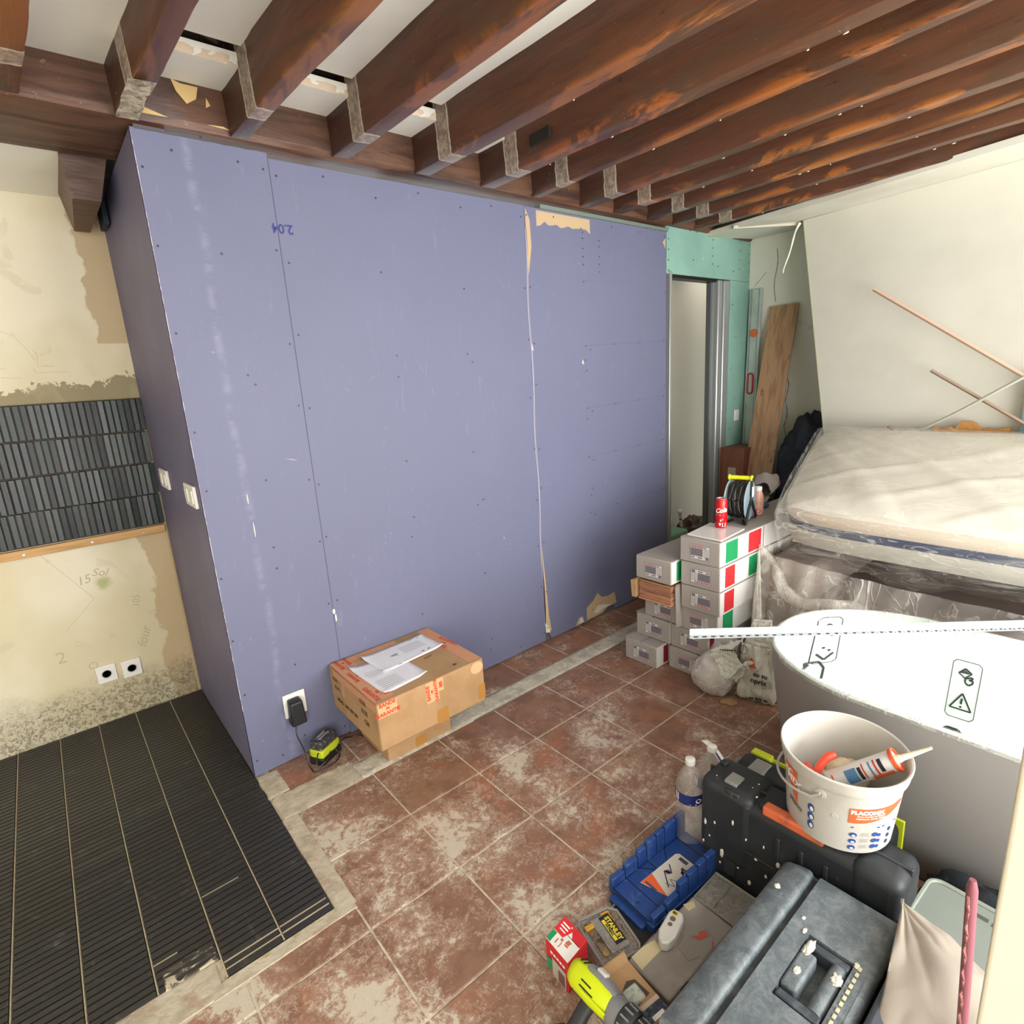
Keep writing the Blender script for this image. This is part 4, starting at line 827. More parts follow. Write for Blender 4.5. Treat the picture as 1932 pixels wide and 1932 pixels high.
obj('underside', B().grid(4, 4, lambda u, v: mframe(.03+.94*u, .02+.96*v, .001)), M_BORD, t)
F1 = film('clear_film', '#ece9df', .40, .75, 6, .06, .26, .2, st=(1, .6, 2), crease=.28); F2 = film('milky_film', '#e6e2d6', .4, .7, 4, .25, .6, .3, st=(3, 3, .5), crease=.25)
def pd(p, s, e): p = Vector(p); return nz(p*s+Vector((e, 0, 0)))
# cover over the mattress: profile from the far edge over the top, down the near border and beyond
def cover(u, v):
    # v along length, u: 0 far top -> 1 hanging below near edge
    vv = -.004 + 1.02*v
    if u < .62:
        a = 1-u/.62; A = a*2-1; q = max(abs(A), abs(vv*2-1)); h = .042*(1-min(q, 1)**6)
        P = mframe(-.004+a*1.0, vv, .178+h)
        X_, Y_ = (1-a), vv*2.0; th = math.atan2(X_-(-.25), Y_+.15); rr_ = math.hypot(X_, Y_)
        w1 = max(0, math.sin(th*17+2.2*nz((X_*1.5, Y_*1.5, 2))))**2*.011*min(1, rr_*1.4)
        w2 = max(0, math.sin((X_*.9+Y_*.7)*19+5*nz((X_*1.3, Y_*1.3, 7))))**3*.012*max(0, .4+nz((X_*2, Y_*2, 12)))
        P.z += .006 + w1 + w2 + .008*abs(pd((X_*3, Y_*3, 0), 1.3, 3))
    elif u < .84:
        s_ = (u-.62)/.22; P = mframe(-.016-.012*math.sin(PI*s_), vv, .178*(1-s_)+.0)
        P.x -= .006+.008*abs(pd((u*5, v*14, 0), 1, 5)); P.y += .0
    else:
        s_ = (u-.84)/.16; P = mframe(-.02, vv, -.16*s_*(.6+.7*abs(pd((0, v*6, 0), 1, 7)))); P.x -= .02*math.sin(s_*3+v*20) - .10*s_
    return P
tc = t
FT = film('cover_film', '#e4e0d5', .35, .75, 2, .36, .52, .24, st=(1, .8, 1), crease=.10, bs=.16)
obj('film_top', B().grid(120, 200, lambda u, v: cover(u*.615, v)), FT, tc, smooth=180)
obj('film_side', B().grid(34, 200, lambda u, v: cover(.615+u*.385, v)), F1, tc, smooth=180)
def endcover(u, v):            # left end of the cover
    a = 1.02-1.04*u; A = a*2-1; h = .04*(1-abs(A)**5)
    w_ = .18+h*(1-v) - .20*v; P = mframe(a, -.006-.004*math.sin(PI*v)-.004*abs(pd((u*9, v*5, 0), 1.5, 2)), w_)
    P.y += .004*math.sin(u*40+4*v)*v
    return P
obj('film_end', B().grid(60, 24, endcover), F1, tc, smooth=180)
M_ROLL = film('film_rolls', '#efece2', .4, .6, 9, .55, .95, .25)
# bunched film roll sagging under the near edge
pts = curve_pts([(1.83, -.33, .63), (1.80, -.42, .56), (1.74, -.50, .47), (1.70, -.60, .44), (1.70, -.72, .465), (1.74, -.80, .46), (1.74, -.90, .41), (1.72, -1.05, .41), (1.72, -1.3, .42), (1.74, -1.7, .42)], 6)
obj('rolled_edge', B().tube(pts, [.006+.026*min(1, i/10)*(.8+.5*nz((i*.25, 0, 0))) for i in range(len(pts))], 12), F2, tc, smooth=180)
ts = thing('plastic_dust_sheet', 'clear plastic dust sheet hanging in folds to the floor beside the cartons', 'plastic sheet', (1.75, -.5, 0))
def drape(top, bot, nu, nv, amp, fr, seed, belly=0):
    T_ = curve_pts(top, 10); Bo = curve_pts(bot, 10)
    def pick(L, u):
        k = u*(len(L)-1); i = min(int(k), len(L)-2); return L[i].lerp(L[i+1], k-i)
    def f(u, v):
        a, b_ = pick(T_, u), pick(Bo, u); P = a.lerp(b_, v); n_ = (pick(T_, min(u+.02, 1))-pick(T_, max(u-.02, 0))).cross(Vector((0, 0, 1))).normalized()
        w_ = amp*(.25+.75*v)*(math.sin(fr*u*6.28+2.5*nz((u*4, v*1.5, seed)))+.6*nz((u*fr*2, v*2, seed+3)))
        return P + n_*(w_ + belly*math.sin(PI*v))
    return B().grid(nu, nv, f)
obj('left_fold', drape([(2.25, -.325, .60), (2.0, -.333, .60), (1.84, -.335, .62), (1.77, -.36, .62)], [(2.25, -.34, .02), (1.95, -.345, .02), (1.62, -.40, .012), (1.54, -.52, .012)], 110, 40, .012, 7, 1), F2, ts, smooth=180)
FX = film('clear_film_low', '#e6e1d6', .42, .75, 3, .12, .42, .25, st=(1.5, 1.5, .8), crease=.30)
obj('front_fold', drape([(1.77, -.36, .62), (1.76, -.62, .60), (1.76, -1.0, .58), (1.76, -1.5, .58), (1.76, -2.1, .58)], [(1.54, -.52, .012), (1.66, -.66, .012), (1.66, -1.0, .012), (1.68, -1.5, .012), (1.70, -2.1, .012)], 150, 40, 0.024, 11, 4, .03), FX, ts, smooth=180)

# ---- bathtub
t = thing('bathtub', 'white freestanding bathtub with film and warning stickers', 'bathtub', (1.23, -1.55, 0))
TX, TY0, TL = 1.232, -.725, 1.66
def tub_pt(a, r, z):      # a: angle round the outline, r: inset scale in metres
    hx = .362-r; e = .42-r; hs = TL/2-.42; c, s = math.cos(a), math.sin(a)
    y = (hs if s > 0 else -hs) + e*s if abs(s) > 1e-6 else 0
    return (TX+hx*c, TY0-TL/2 + y, z)
def tub_ring(n):
    out = []
    for i in range(n): out.append(2*PI*i/n)
    return out
NA = 96; angs = tub_ring(NA)
def tub_shell(prof, n=NA):
    v = []; f = []
    for r, z in prof:
        for a in angs:
            c = math.cos(a); s = math.sin(a); hs = TL/2-.42; hx = .362-r; e = .42-r
            # straight sides inserted by smooth blend
            y = math.copysign(min(1, abs(s)*6)*hs, s) + e*s; k = (max(0, 1-abs(s)**2.0))**.5
            v.append((TX+math.copysign(hx*abs(c)**.92, c), TY0-TL/2+y, z))
    for j in range(len(prof)-1):
        for i in range(n): k = (i+1) % n; f.append((j*n+i, j*n+k, (j+1)*n+k, (j+1)*n+i))
    return v, f
M_TUBO = mat('tub_outside_shaded', '#8c8885', .35); M_TUBI = mat('tub_enamel', '#cbd5cd', .25)  # white tub: its dim outside is put into a greyer colour
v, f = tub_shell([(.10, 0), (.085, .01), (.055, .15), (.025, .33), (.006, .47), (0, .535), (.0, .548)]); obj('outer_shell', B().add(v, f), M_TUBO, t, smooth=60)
v, f = tub_shell([(.0, .548), (.003, .553), (.010, .554), (.016, .549), (.022, .53), (.05, .38), (.085, .22), (.13, .13), (.20, .105), (.30, .10)]); b = B().add(v, f); n0 = len(b.v)-NA; b.f.append(tuple(range(n0, n0+NA))); obj('basin', b, M_TUBI, t, smooth=60)
# ragged film over the rim
def rimfilm(u, v):
    a = 2*PI*u; i = v
    c, s = math.cos(a), math.sin(a); hs = TL/2-.42
    prof = [(-.003, .538-.006*nz((u*30, 0, 2))), (-.0045, .548), (.006, .556+.0015*nz((u*60, 1, 1))), (.020, .553), (.026, .52)]
    r, z = prof[round(v*4)]; r += .0015*nz((u*50, v*3, 5))
    y = math.copysign(min(1, abs(s)*6)*hs, s) + (.42-r)*s
    return (TX+math.copysign((.362-r)*abs(c)**.92, c), TY0-TL/2+y, z)
obj('rim_film', B().grid(192, 4, rimfilm), film('rim_film', '#e6e8e0', .4, .65, 9, .05, .35, .3, crease=.3), t, smooth=180)
# stickers on the far inner wall
def tubwall(yc, z0):          # inner wall frame at far side
    def fn_(x, y, k=0):       # x to the right in the picture (towards -Y), y up the wall
        z = z0+y; yy = yc-x
        prof = [(.022, .53), (.05, .38), (.085, .22), (.13, .13)]
        r = .0216
        for (ra, za), (rb, zb) in zip(prof, prof[1:]):
            if zb <= z <= za: r = rb+(ra-rb)*(z-zb)/(za-zb)
        if z > .53: r = .0216
        # outline in plan
        yn = (yy-(TY0-TL/2)); hs = TL/2-.42; e = .42-r; s = (abs(yn)-hs)/e if abs(yn) > hs else 0
        s = min(.995, max(0, s)); c = math.sqrt(1-s*s)
        # invert the blended outline numerically
        lo, hi = 0.0, 1.0
        for _ in range(24):
            md = (lo+hi)/2; val = min(1, md*6)*hs + e*md
            if val < abs(yn): lo = md
            else: hi = md
        c = math.sqrt(max(0, 1-lo*lo)); X = TX+(.362-r)*c**.92
        return Vector((X-.0025-k, yy, z))
    return fn_
def glove(x, y, s):
    return [('l', [(x-.6*s, y+.3*s), (x-.1*s, y+.9*s), (x+.45*s, y+.5*s), (x-.05*s, y-.1*s), (x-.6*s, y+.3*s)], .004)] + [('l', [(x-.5*s+.13*i*s, y+.32*s+.02*s*i), (x-.12*s+.12*i*s, y+.82*s-.08*i*s)], .003) for i in range(5)] + \
           [('l', [(x+.0*s, y-.1*s), (x+.25*s, y-.0*s), (x+.5*s, y+.15*s), (x+.6*s, y-.0*s), (x+.3*s, y-.2*s), (x+.65*s, y-.2*s), (x+.6*s, y-.35*s), (x+.62*s, y-.5*s), (x+.3*s, y-.75*s), (x+.0*s, y-.5*s), (x+.0*s, y-.1*s)], .005)]
def frame_(w_, h_): return [('l', [(-w_+.01, -h_), (w_-.01, -h_), (w_, -h_+.01), (w_, h_-.01), (w_-.01, h_), (-w_+.01, h_), (-w_, h_-.01), (-w_, -h_+.01), (-w_+.01, -h_)], .0022)]
fw = tubwall(-1.225, .345)
warn = [('l', [(-.030, -.068), (.030, -.068), (.0, -.012), (-.030, -.068)], .005), ('l', [(0, -.030), (0, -.050)], .006), ('c', 0, -.059, .0035)]
decal('warning_sticker', fw, frame_(.040, .10) + glove(0, .045, .034) + warn, INK, t, k=.001)
fw = tubwall(-.822, .445)
decal('warning_sticker', fw, frame_(.030, .085) + glove(0, .035, .028) + [('c', -.006, -.03, .004), ('c', .008, -.04, .004), ('l', [(-.02, -.05), (.0, -.075), (.02, -.05)], .006)], INK, t, k=.001)
fw = tubwall(-.80, .33)
decal('overflow_slot', fw, [('p', [(-.035, .035), (-.015, .045), (-.005, .03), (-.02, .005)]), ('l', [(-.015, .042), (.012, .035), (.026, .01), (.026, -.03)], .006)], BLKP, t, k=.001)
fw = tubwall(-1.22, .18)
decal('drain_edge', fw, [('l', [(-.045, .0), (-.02, .025), (.01, .025), (.04, .0), (.05, -.02)], .010)], BLKP, t, k=.001)

# ---- slotted metal strip lying over the tub
t = thing('slotted_strip', 'long white slotted metal corner strip lying across the tub', 'strip', (.88, -.56, .57))
Pa, Pb = Vector((.865, -.570, .575)), Vector((1.90, -1.545, .566)); dv = (Pb-Pa).normalized(); sd = dv.cross(Vector((0, 0, 1))).normalized()
L_ = (Pb-Pa).length; M_STR = mat('white_metal', '#b3b7b8', .4, .3)
SM = Matrix((dv, sd, dv.cross(sd)*-1)).transposed().to_4x4(); SM.translation = Pa
b = B().box((0, -.004, 0), (L_, -.0025, .024)); obj('upper_leaf', b.xf(SM), M_STR, t)
b = B().box((0, -.004, -.0012), (L_, .004, .0)).box((0, .018, -.0012), (L_, .024, .0)); n_ = int(L_/.03)
for i in range(n_+1): b.box((i*.03, .004, -.0012), (i*.03+.010, .018, .0))
obj('slotted_leaf', b.xf(SM), M_STR, t)
obj('lower_leaf', B().box((0, -.0045, -.014), (L_, -.0035, .0)).xf(SM), M_STR, t)  # metal leaf below the edge, in the strip's own colour
b = B()
for i in range(n_): b.box((i*.03+.008, -.0049, -.0105), (i*.03+.029, -.0034, -.0045))
obj('slots', b.xf(SM), flat('slot_dark', '#3a3a3c'), t, kind='stuff')

# ---- shopping bags on the floor
def crumple(c, r, seed, amp=.25, sc=3, flat_=.2, nu=44, nv=34, top=0):
    def f(u, v):
        a = 2*PI*u; p = PI*v; d = Vector((math.cos(a)*math.sin(p), math.sin(a)*math.sin(p), math.cos(p)))
        k = 1 + amp*(abs(nz(d*sc+Vector((seed, 0, 0))))*2-.5) + amp*.5*(abs(nz(d*sc*2.4+Vector((0, seed, 0))))*2-.5)
        tp = 1-top*max(0, d.z)
        return (c[0]+r[0]*d.x*k*tp, c[1]+r[1]*d.y*k*tp, max(.003, c[2]+r[2]*d.z*k))
    return B().grid(nu, nv, f)
t = thing('clear_bag', 'translucent milky plastic bag slumped at the foot of the cartons', 'bag', (1.44, -.33, 0), group='shopping bags on the floor')
obj('skin', crumple((1.455, -.32, .09), (.088, .105, .11), 2, .07, 2.2, top=.35), film('milky_skin', '#e2ddd5', .38, .66, 9, .5, .8, .3, crease=.2), t, smooth=180)
obj('neck', B().grid(24, 16, lambda u, v: (1.49+.05*math.cos(2*PI*u)*(1-.5*v)+.02*nz((u*5, v*3, 1)), -.33+.075*math.sin(2*PI*u)*(1-.45*v)-.05*v, .14+.17*v+.01*nz((u*6, v*2, 5)))), film('milky_skin2', '#d6d1c9', .4, .7, 8, .2, .5, .3, crease=.3), t, smooth=180)
obj('contents', crumple((1.46, -.31, .06), (.06, .07, .055), 5, .3, 2.5), mat('bag_contents', '#d2c8be', .8), t, smooth=180)
t = thing('shopping_bag', 'crumpled greenish white paper bag folded over the clear bag', 'bag', (1.47, -.44, .2), group='shopping bags on the floor')
M_PB = mat('crumpled_white_bag', '#ccccc0', .6, bump=(26, .6, .006))
def sheet_quad(c4, nu, nv, amp, seed, bulge=0):
    c4 = [Vector(p) for p in c4]; n_ = (c4[1]-c4[0]).cross(c4[3]-c4[0]).normalized()
    def f(u, v):
        P = c4[0].lerp(c4[1], u).lerp(c4[3].lerp(c4[2], u), v)
        w_ = amp*(abs(nz((u*3.2+seed, v*3.2, 0)))*2.2-.6) + amp*.5*(abs(nz((u*7+seed, v*7, 4)))*2-.5) + bulge*math.sin(PI*u)*math.sin(PI*v)
        return P + n_*w_
    return B().grid(nu, nv, f)
# cup shaped upper bag
obj('front_face', sheet_quad([(1.375, -.345, .235), (1.36, -.43, .130), (1.375, -.50, .225), (1.39, -.445, .285)], 18, 18, .014, 1, -.02), M_PB, t, solid=.0012, smooth=25)
obj('top_face', sheet_quad([(1.375, -.345, .235), (1.39, -.445, .285), (1.42, -.505, .36), (1.43, -.405, .262)], 18, 14, .012, 5, .01), M_PB, t, solid=.0012, smooth=25)
obj('fold', sheet_quad([(1.36, -.43, .130), (1.375, -.50, .225), (1.42, -.53, .24), (1.41, -.46, .12)], 14, 12, .012, 8, .01), M_PB, t, solid=.0012, smooth=25)
decal('lettering', lambda x, y, k=0: Vector((1.384-.0-k, -.425-x, .268+y+.30*x)), [('r', i*.011-.045, -.003+.002*(i % 2), i*.011-.037, .005) for i in range(8)], INK, t)
t = thing('shopping_bag', 'white shopping bag with black lettering and orange mark beside the tub', 'bag', (1.52, -.52, 0), group='shopping bags on the floor')
obj('body', sheet_quad([(1.475, -.425, .004), (1.505, -.585, .004), (1.50, -.57, .28), (1.475, -.455, .28)], 26, 26, .012, 11, .02), M_PB, t, solid=.0012, smooth=25)
obj('side', sheet_quad([(1.475, -.425, .004), (1.60, -.40, .004), (1.58, -.44, .26), (1.475, -.455, .28)], 14, 20, .012, 13, .0), M_PB, t, solid=.0012, smooth=25)
obj('right_side', sheet_quad([(1.505, -.585, .004), (1.60, -.56, .004), (1.58, -.52, .40), (1.50, -.57, .28)], 14, 20, .010, 15, .0), M_PB, t, solid=.0012, smooth=25)
obj('handle_flap', sheet_quad([(1.475, -.455, .28), (1.50, -.57, .28), (1.53, -.55, .40), (1.50, -.48, .395)], 14, 14, .010, 17, .0), M_PB, t, solid=.0012, smooth=25)
fbg = lambda x, y, k=0: Vector((1.452+.17*x-k-.012, -.425-.98*x*.95, .0+y))
decal('lettering', fbg, [('t', 'au su', .125, .158, .030, 0, .001), ('t', 'nprix', .118, .125, .034, 0, .001), ('t', 'est 80% de', .12, .04, .019, 4, .0008)], INK, t)
decal('orange_mark', fbg, [('p', [(.075, .185), (.108, .185), (.085, .235), (.075, .225)])], flat('bag_orange', '#e2622f'), t)
decal('round_mark', fbg, [('l', [(.045+.018*math.cos(a*PI/8), .262+.022*math.sin(a*PI/8)) for a in range(17)], .002)], INK, t)
t = thing('cardboard_scrap', 'small torn brown cardboard scrap on the tiles near the tub', 'scrap', (1.41, -.427, 0))
obj('scrap', B().prism([(1.375, -.41), (1.39, -.395), (1.41, -.40), (1.425, -.405), (1.44, -.425), (1.435, -.455), (1.42, -.465), (1.40, -.455), (1.385, -.45), (1.39, -.43)], .003, tr(0, 0, .002)), M_CARD, t, smooth=0)

# ---- black cases behind
M_BC = mat('black_case_plastic', '#1d2023', .5, layers=[('#2f3235', 5, .4, .7), ('#55585a', 30, .66, .74)], bump=(35, .12, .003), space='object')
M_PLAS = mat('plaster_white', '#cfcabb', .9, bump=(60, .6, .004))
M_CLASP = mat('grey_clasp', '#8c8c86', .5, .3)
t = thing('tool_case', 'black upright case with lime edging between big case and tub', 'case', (.84, -1.02, 0))
obj('body', B().box((.775, -1.245, .0), (.868, -.795, .238)), M_BC, t, bevel=.028, seg=4)
obj('lime_edge', B().box((.869, -1.25, .01), (.877, -.83, .235)).box((.850, -.88, .225), (.878, -.815, .245)), LIME, t, bevel=.003)
obj('clasp', B().box((.768, -.895, .228), (.835, -.845, .243)), M_CLASP, t, bevel=.003)
t = thing('power_tool_case', 'large black plaster-spattered case with orange handle under the bucket', 'case', (.6, -1.08, 0))
obj('body', B().box((.533, -1.335, .0), (.665, -.825, .325)), M_BC, t, bevel=.03, seg=4)
obj('corner_block', B().box((.528, -.985, .09), (.668, -.822, .338)), M_BC, t, bevel=.026, seg=4)
obj('corner_block', B().box((.528, -1.34, .02), (.668, -1.22, .330)), M_BC, t, bevel=.03, seg=4)
obj('ridge', B().box((.530, -.945, .05), (.545, -.90, .335)), M_BC, t, bevel=.006)
for y_ in (-1.06, -1.12, -1.18): obj('rib', box((.529, y_, .05), (.536, y_+.012, .27)), M_BC, t, bevel=.003)
obj('seam', box((.5295, -1.32, .165), (.534, -.84, .171)), M_BC, t, bevel=.002)
obj('parting_rib', B().box((.593, -1.338, .02), (.602, -.819, .334)), M_BC, t, bevel=.003)
obj('knob', B().box((.612, -.86, .325), (.632, -.84, .347)), M_BC, t, bevel=.004)
ck = obj('clasp', B().box((.555, -.925, .338), (.598, -.888, .346)).box((.552, -.925, .322), (.558, -.888, .346)), M_CLASP, t, bevel=.002)
obj('handle_mount', B().box((.545, -1.20, .31), (.62, -.99, .335)), M_BC, t, bevel=.008)
obj('handle', B().box((.528, -1.165, .318), (.560, -1.01, .346)), mat('orange_grip', '#c9623c', .55, layers=[('#a8563a', 18, .5, .65)]), t, bevel=.006, label='orange plastic grip')
b = B()
for k, (y, z, r) in enumerate([(-.90, .115, .012), (-.875, .205, .006), (-.845, .19, .008), (-.86, .15, .006), (-.93, .24, .006), (-.97, .21, .005), (-1.0, .165, .008), (-1.03, .13, .007), (-1.06, .19, .010), (-.95, .10, .005), (-.985, .075, .009), (-.895, .08, .005), (-1.02, .22, .004), (-.84, .12, .006)]):
    b.add(*[blob((.5285, y, z), (.0018, r*.55, r*R_.uniform(.5, 1.5)), .5, 3, k, 8, 6).v, blob((0, 0, 0), (1, 1, 1), 0, 1, 0, 8, 6).f])
for k, (x, y) in enumerate([(.56, -.86), (.585, -.955), (.575, -.90), (.61, -.96), (.56, -.98)]): b.add(blob((x, y, .337), (.004, .003, .0015), .3, 2, k, 8, 6).v, blob((0, 0, 0), (1, 1, 1), 0, 1, 0, 8, 6).f)
obj('plaster_spatter', b, M_PLAS, t, kind='stuff', smooth=180)

# ---- bucket with tools
BC, BZ = Vector((.642, -1.154, .3385)), .215
BM = Matrix.Translation(BC) @ Matrix.Rotation(math.radians(2.5), 4, Vector((.64, -.76, 0)))
t = thing('bucket', 'white plastic bucket with orange print standing on the black case', 'bucket', M=BM)
M_BKT = mat('bucket_plastic', '#bcb8b0', .38, layers=[('#b0aba0', 8, .45, .7)], space='object')
obj('shell', B().lathe([(.002, 0), (.112, 0), (.119, .004), (.133, .176), (.139, .178), (.141, .185), (.141, .204), (.145, .206), (.1455, .212), (.143, .215), (.139, .213), (.137, .204), (.131, .17), (.116, .008), (.002, .006)], 64, cap=False), M_BKT, t, local=True, smooth=35)
va = math.atan2(-1.6-BC.y, -.76-BC.x)
fbk = cyl((0, 0, 0), .119, .0008, None, .133, .172); fk = lambda x, y, k=0: fbk(va + x/.126, y, k)     # x to the right in the picture
OB = flat('bucket_orange', '#dd6235', .5); NB = flat('bucket_blue', '#2c4a8f', .5)
def bkt(name, items, m_, k=0):
    b = B()
    o = decal(name, lambda x, y, kk=0: BM @ fk(x, y, kk), items, m_, t, k=k); return o
def strip_poly(x0, x1, ya, yb, n=14): return [('p', [(x0+(x1-x0)*i/n, ya(i/n)), (x0+(x1-x0)*(i+1)/n, ya((i+1)/n)), (x0+(x1-x0)*(i+1)/n, yb((i+1)/n)), (x0+(x1-x0)*i/n, yb(i/n))]) for i in range(n)]
bkt('orange_panel', strip_poly(.022, .155, lambda u: .098+.045*u*u, lambda u: .142+.006*u), OB)
bkt('orange_panel', strip_poly(-.158, -.098, lambda u: .150-.03*u-.055*u*u, lambda u: .168-.0*u), OB)
bkt('lettering', [('t', 'PLACOMIX', .061, .132, .0145, 2, .0010), ('t', 'Sous-couche et finition', .070, .1225, .0068, 3, .0002), ('t', 'interieure, beton, platre', .070, .1155, .0068, 4, .0002), ('t', 'MIX', -.112, .135, .030, -8, .0012), ('t', 'PLAC', -.145, .150, .026, 0, .001)], WHITEP, .0004)
bkt('blue_print', [('r', .030, .083, .095, .0865), ('r', .102, .084, .150, .087)] + [('c', .036, .062-.020*i, .0085, .007) for i in range(3)] + [('c', .086, .064-.019*i, .0075, .0065) for i in range(3)] + [('c', .098, .060-.018*i, .005, .005) for i in range(3)] + [('c', .128, .068-.020*i, .005, .006) for i in range(3)] + [('c', -.058, .096-.026*i, .0085, .0125) for i in range(3)], NB, .0002)
bkt('fine_print', [('r', .052, .068-.019*i, .074, .0687-.019*i) for i in range(3)] + [('r', .052, .064-.019*i, .070, .0647-.019*i) for i in range(3)] + [('r', .052, .060-.019*i, .074, .0607-.019*i) for i in range(3)] + [('t', 'placo', -.105, .070, .022, -14, .0008)], GREYP, .0003)
bkt('white_icon', [('c', .037, .060-.020*i, .004, .003) for i in range(3)] + [('c', -.056, .094-.026*i, .0045, .007) for i in range(3)], WHITEP, .0005)
# bail handle
hp = []
for i in range(21):
    a = va + (-.62 + (-PI+.25)*i/20 * .0); 
A0 = va-.30; hp = []
for i in range(25):
    u = i/24; a = A0 - u*(PI*1.0); r = .136+.012*math.sin(PI*u); hp.append(BM @ Vector((r*math.cos(a), r*math.sin(a), .158-.035*math.sin(PI*u)**.8 - (.012 if 0 < u < 1 else 0))))
obj('bail_handle', B().tube(hp, .0034, 8), M_BKT, t)
for a in (A0, A0-PI): obj('lug', B().lathe([(.013, 0), (.013, .003), (.005, .005), (.004, .003), (.001, .003)], 16, BM @ Matrix.Rotation(a, 4, 'Z') @ tr(.1305, 0, .155) @ ry(90)), M_BKT, t)
obj('stud', B().lathe([(.008, 0), (.007, .002), (.001, .002)], 12, BM @ Matrix.Rotation(va-.05, 4, 'Z') @ tr(.126, 0, .105) @ ry(90)), M_BKT, t)
# contents
wr_ = Vector((.76, -.65, 0)); vw = Vector((.90, .30, 0)).normalized()     # right / away directions from the camera
t = thing('sealant_cartridge', 'white sealant cartridge with orange collar and nozzle leaning in the bucket', 'cartridge', BC+Vector((0, 0, .1)))
Pn = BC + Vector((.035, -.105, .205)); Pt = BC + Vector((-.02, .045, .075)); ax = (Pn-Pt).normalized(); CM_ = Matrix.Translation(Pt) @ ax.to_track_quat('Z', 'Y').to_matrix().to_4x4(); LC = (Pn-Pt).length
obj('tube', B().lathe([(.0245, 0), (.025, .003), (.025, LC), (.012, LC+.001)], 36, CM_), flat('cartridge_white', '#d9d6d2', .35), t)
obj('collar', B().lathe([(.0258, LC-.005), (.0275, LC-.004), (.0275, LC+.004), (.0225, LC+.005), (.021, LC)], 36, CM_, cap=False), mat('orange_collar', '#d9512c', .4), t)
obj('nozzle', B().lathe([(.010, LC), (.009, LC+.012), (.0075, LC+.014), (.0035, LC+.085), (.001, LC+.086)], 16, CM_), mat('nozzle_cream', '#d8cfae', .45), t)
import itertools
camv = Vector((-.7585, -1.6066, 1.5034)); loc = CM_.inverted() @ camv; ca = math.atan2(loc.y, loc.x)
fct = cyl((0, 0, 0), .025, .0007); fq = lambda x, y, k=0: CM_ @ fct(ca + x/.025, y, k)
def ring_rect(x0, x1, y0, y1, n=8): return [('p', [(x0+(x1-x0)*i/n, y0), (x0+(x1-x0)*(i+1)/n, y0), (x0+(x1-x0)*(i+1)/n, y1), (x0+(x1-x0)*i/n, y1)]) for i in range(n)]
decal('print_orange', fq, ring_rect(.020, .036, LC*.70, LC-.012), ORANGE, t)
decal('print_blue', fq, ring_rect(-.012, .022, LC*.42, LC*.56) + ring_rect(-.015, .02, LC*.72, LC*.74), flat('sky_print', '#4f7aa3'), t, k=.0002)
decal('print_red', fq, ring_rect(-.016, .02, LC*.78, LC*.80) + ring_rect(-.016, .02, LC*.64, LC*.655) + ring_rect(-.012, .012, LC*.26, LC*.275), RED, t, k=.0003)
decal('print_dark', fq, ring_rect(-.014, .016, LC*.83, LC*.875) + ring_rect(-.01, .02, LC*.58, LC*.62), INK, t, k=.0003)
t = thing('orange_tool_handle', 'curved red orange tool handle sticking up in the bucket', 'handle', BC+Vector((0, .03, .1)))
obj('grip', B().tube(curve_pts([BC+Vector((-.045, .045, .06)), BC+Vector((-.035, .045, .12)), BC+Vector((-.01, .035, .155)), BC+Vector((.012, .022, .165))], 6), [.007]*7+[.010]*6+[.011]*6, 12), mat('orange_handle', '#d6472a', .4), t)
t = thing('dirty_sponge', 'cream coloured lumpy sponge in the bucket', 'sponge', BC+Vector((.03, 0, .05)))
obj('sponge', blob(BC+Vector((.035, -.005, .105)), (.052, .05, .035), .15, 2, 4, 24, 16), mat('sponge_cream', '#c8b899', .9, layers=[('#a8977a', 20, .45, .6)], bump=(50, .8, .008), space='object'), t, smooth=180)
t = thing('scraper', 'grey putty scraper with small orange grip in the bucket', 'scraper', BC+Vector((-.05, .02, .06)))
sM = Matrix.Translation(BC+Vector((-.055, .025, .105))) @ rz(-42) @ ry(-28)
obj('blade', obox((0, 0, 0), (.05, .11, .004)).xf(sM), M_CLASP, t); obj('grip', obox((0, .065, 0), (.022, .04, .016)).xf(sM), mat('orange_handle', '#d6472a', .4), t, bevel=.004)
obj('filler_debris', B().grid(20, 20, lambda u, v: BC+Vector(((u*2-1)*.09, (v*2-1)*.09, .05+.02*nz((u*4, v*4, 1))))), M_PLAS, [o for o in COL.objects if o.name == 'bucket'][0], smooth=180)

# ---- bottles
M_PET = film('pet_plastic', '#c9c3bc', .4, .75, 10, .16, .34, .12, crease=.12, bs=.2)
def bottle(label, x, y, h=.315, r=.043, M=None, band=True):
    M = M or tr(x, y, 0)
    t = thing('water_bottle', label, 'bottle', M=M, group='empty water bottles beside the black case')
    prof = [(.018, .004), (r*.9, 0), (r, .012), (r*.97, .03), (r, .05), (r*.93, .06), (r, .07), (r*.93, .08), (r, .09), (r*.93, .10), (r, .112), (r*.96, .16), (r, .172), (r, .218), (r*.98, .225), (r*.8, .255), (r*.42, .285), (.014, .292), (.014, .300)]
    obj('bottle_body', B().lathe(prof, 32), M_PET, t, local=True, smooth=60)
    obj('cap', B().lathe([(.0155, .296), (.016, .300), (.0155, .313), (.012, .315)], 20), flat('cap_white', '#cfcac4', .4), t, local=True)
    if band:
        f0 = cyl((0, 0, 0), r, .0008); va_ = math.atan2(-.85, -1.36); ff = lambda a, b_, k=0: M @ f0(va_+a/r, b_, k)
        decal('label_band', ff, ring_rect(-.075, .075, .176, .212, 20), flat('navy_label', '#1f2a63', .4), t)
        decal('label_print', ff, [('r', -.05, .180, -.036, .208), ('c', .028, .192, .010, .008), ('r', .0, .179, .02, .182)], WHITEP, t, k=.0004)
    return t
bottle('clear water bottle with navy label nearest the blue mitre box', .598, -.748)
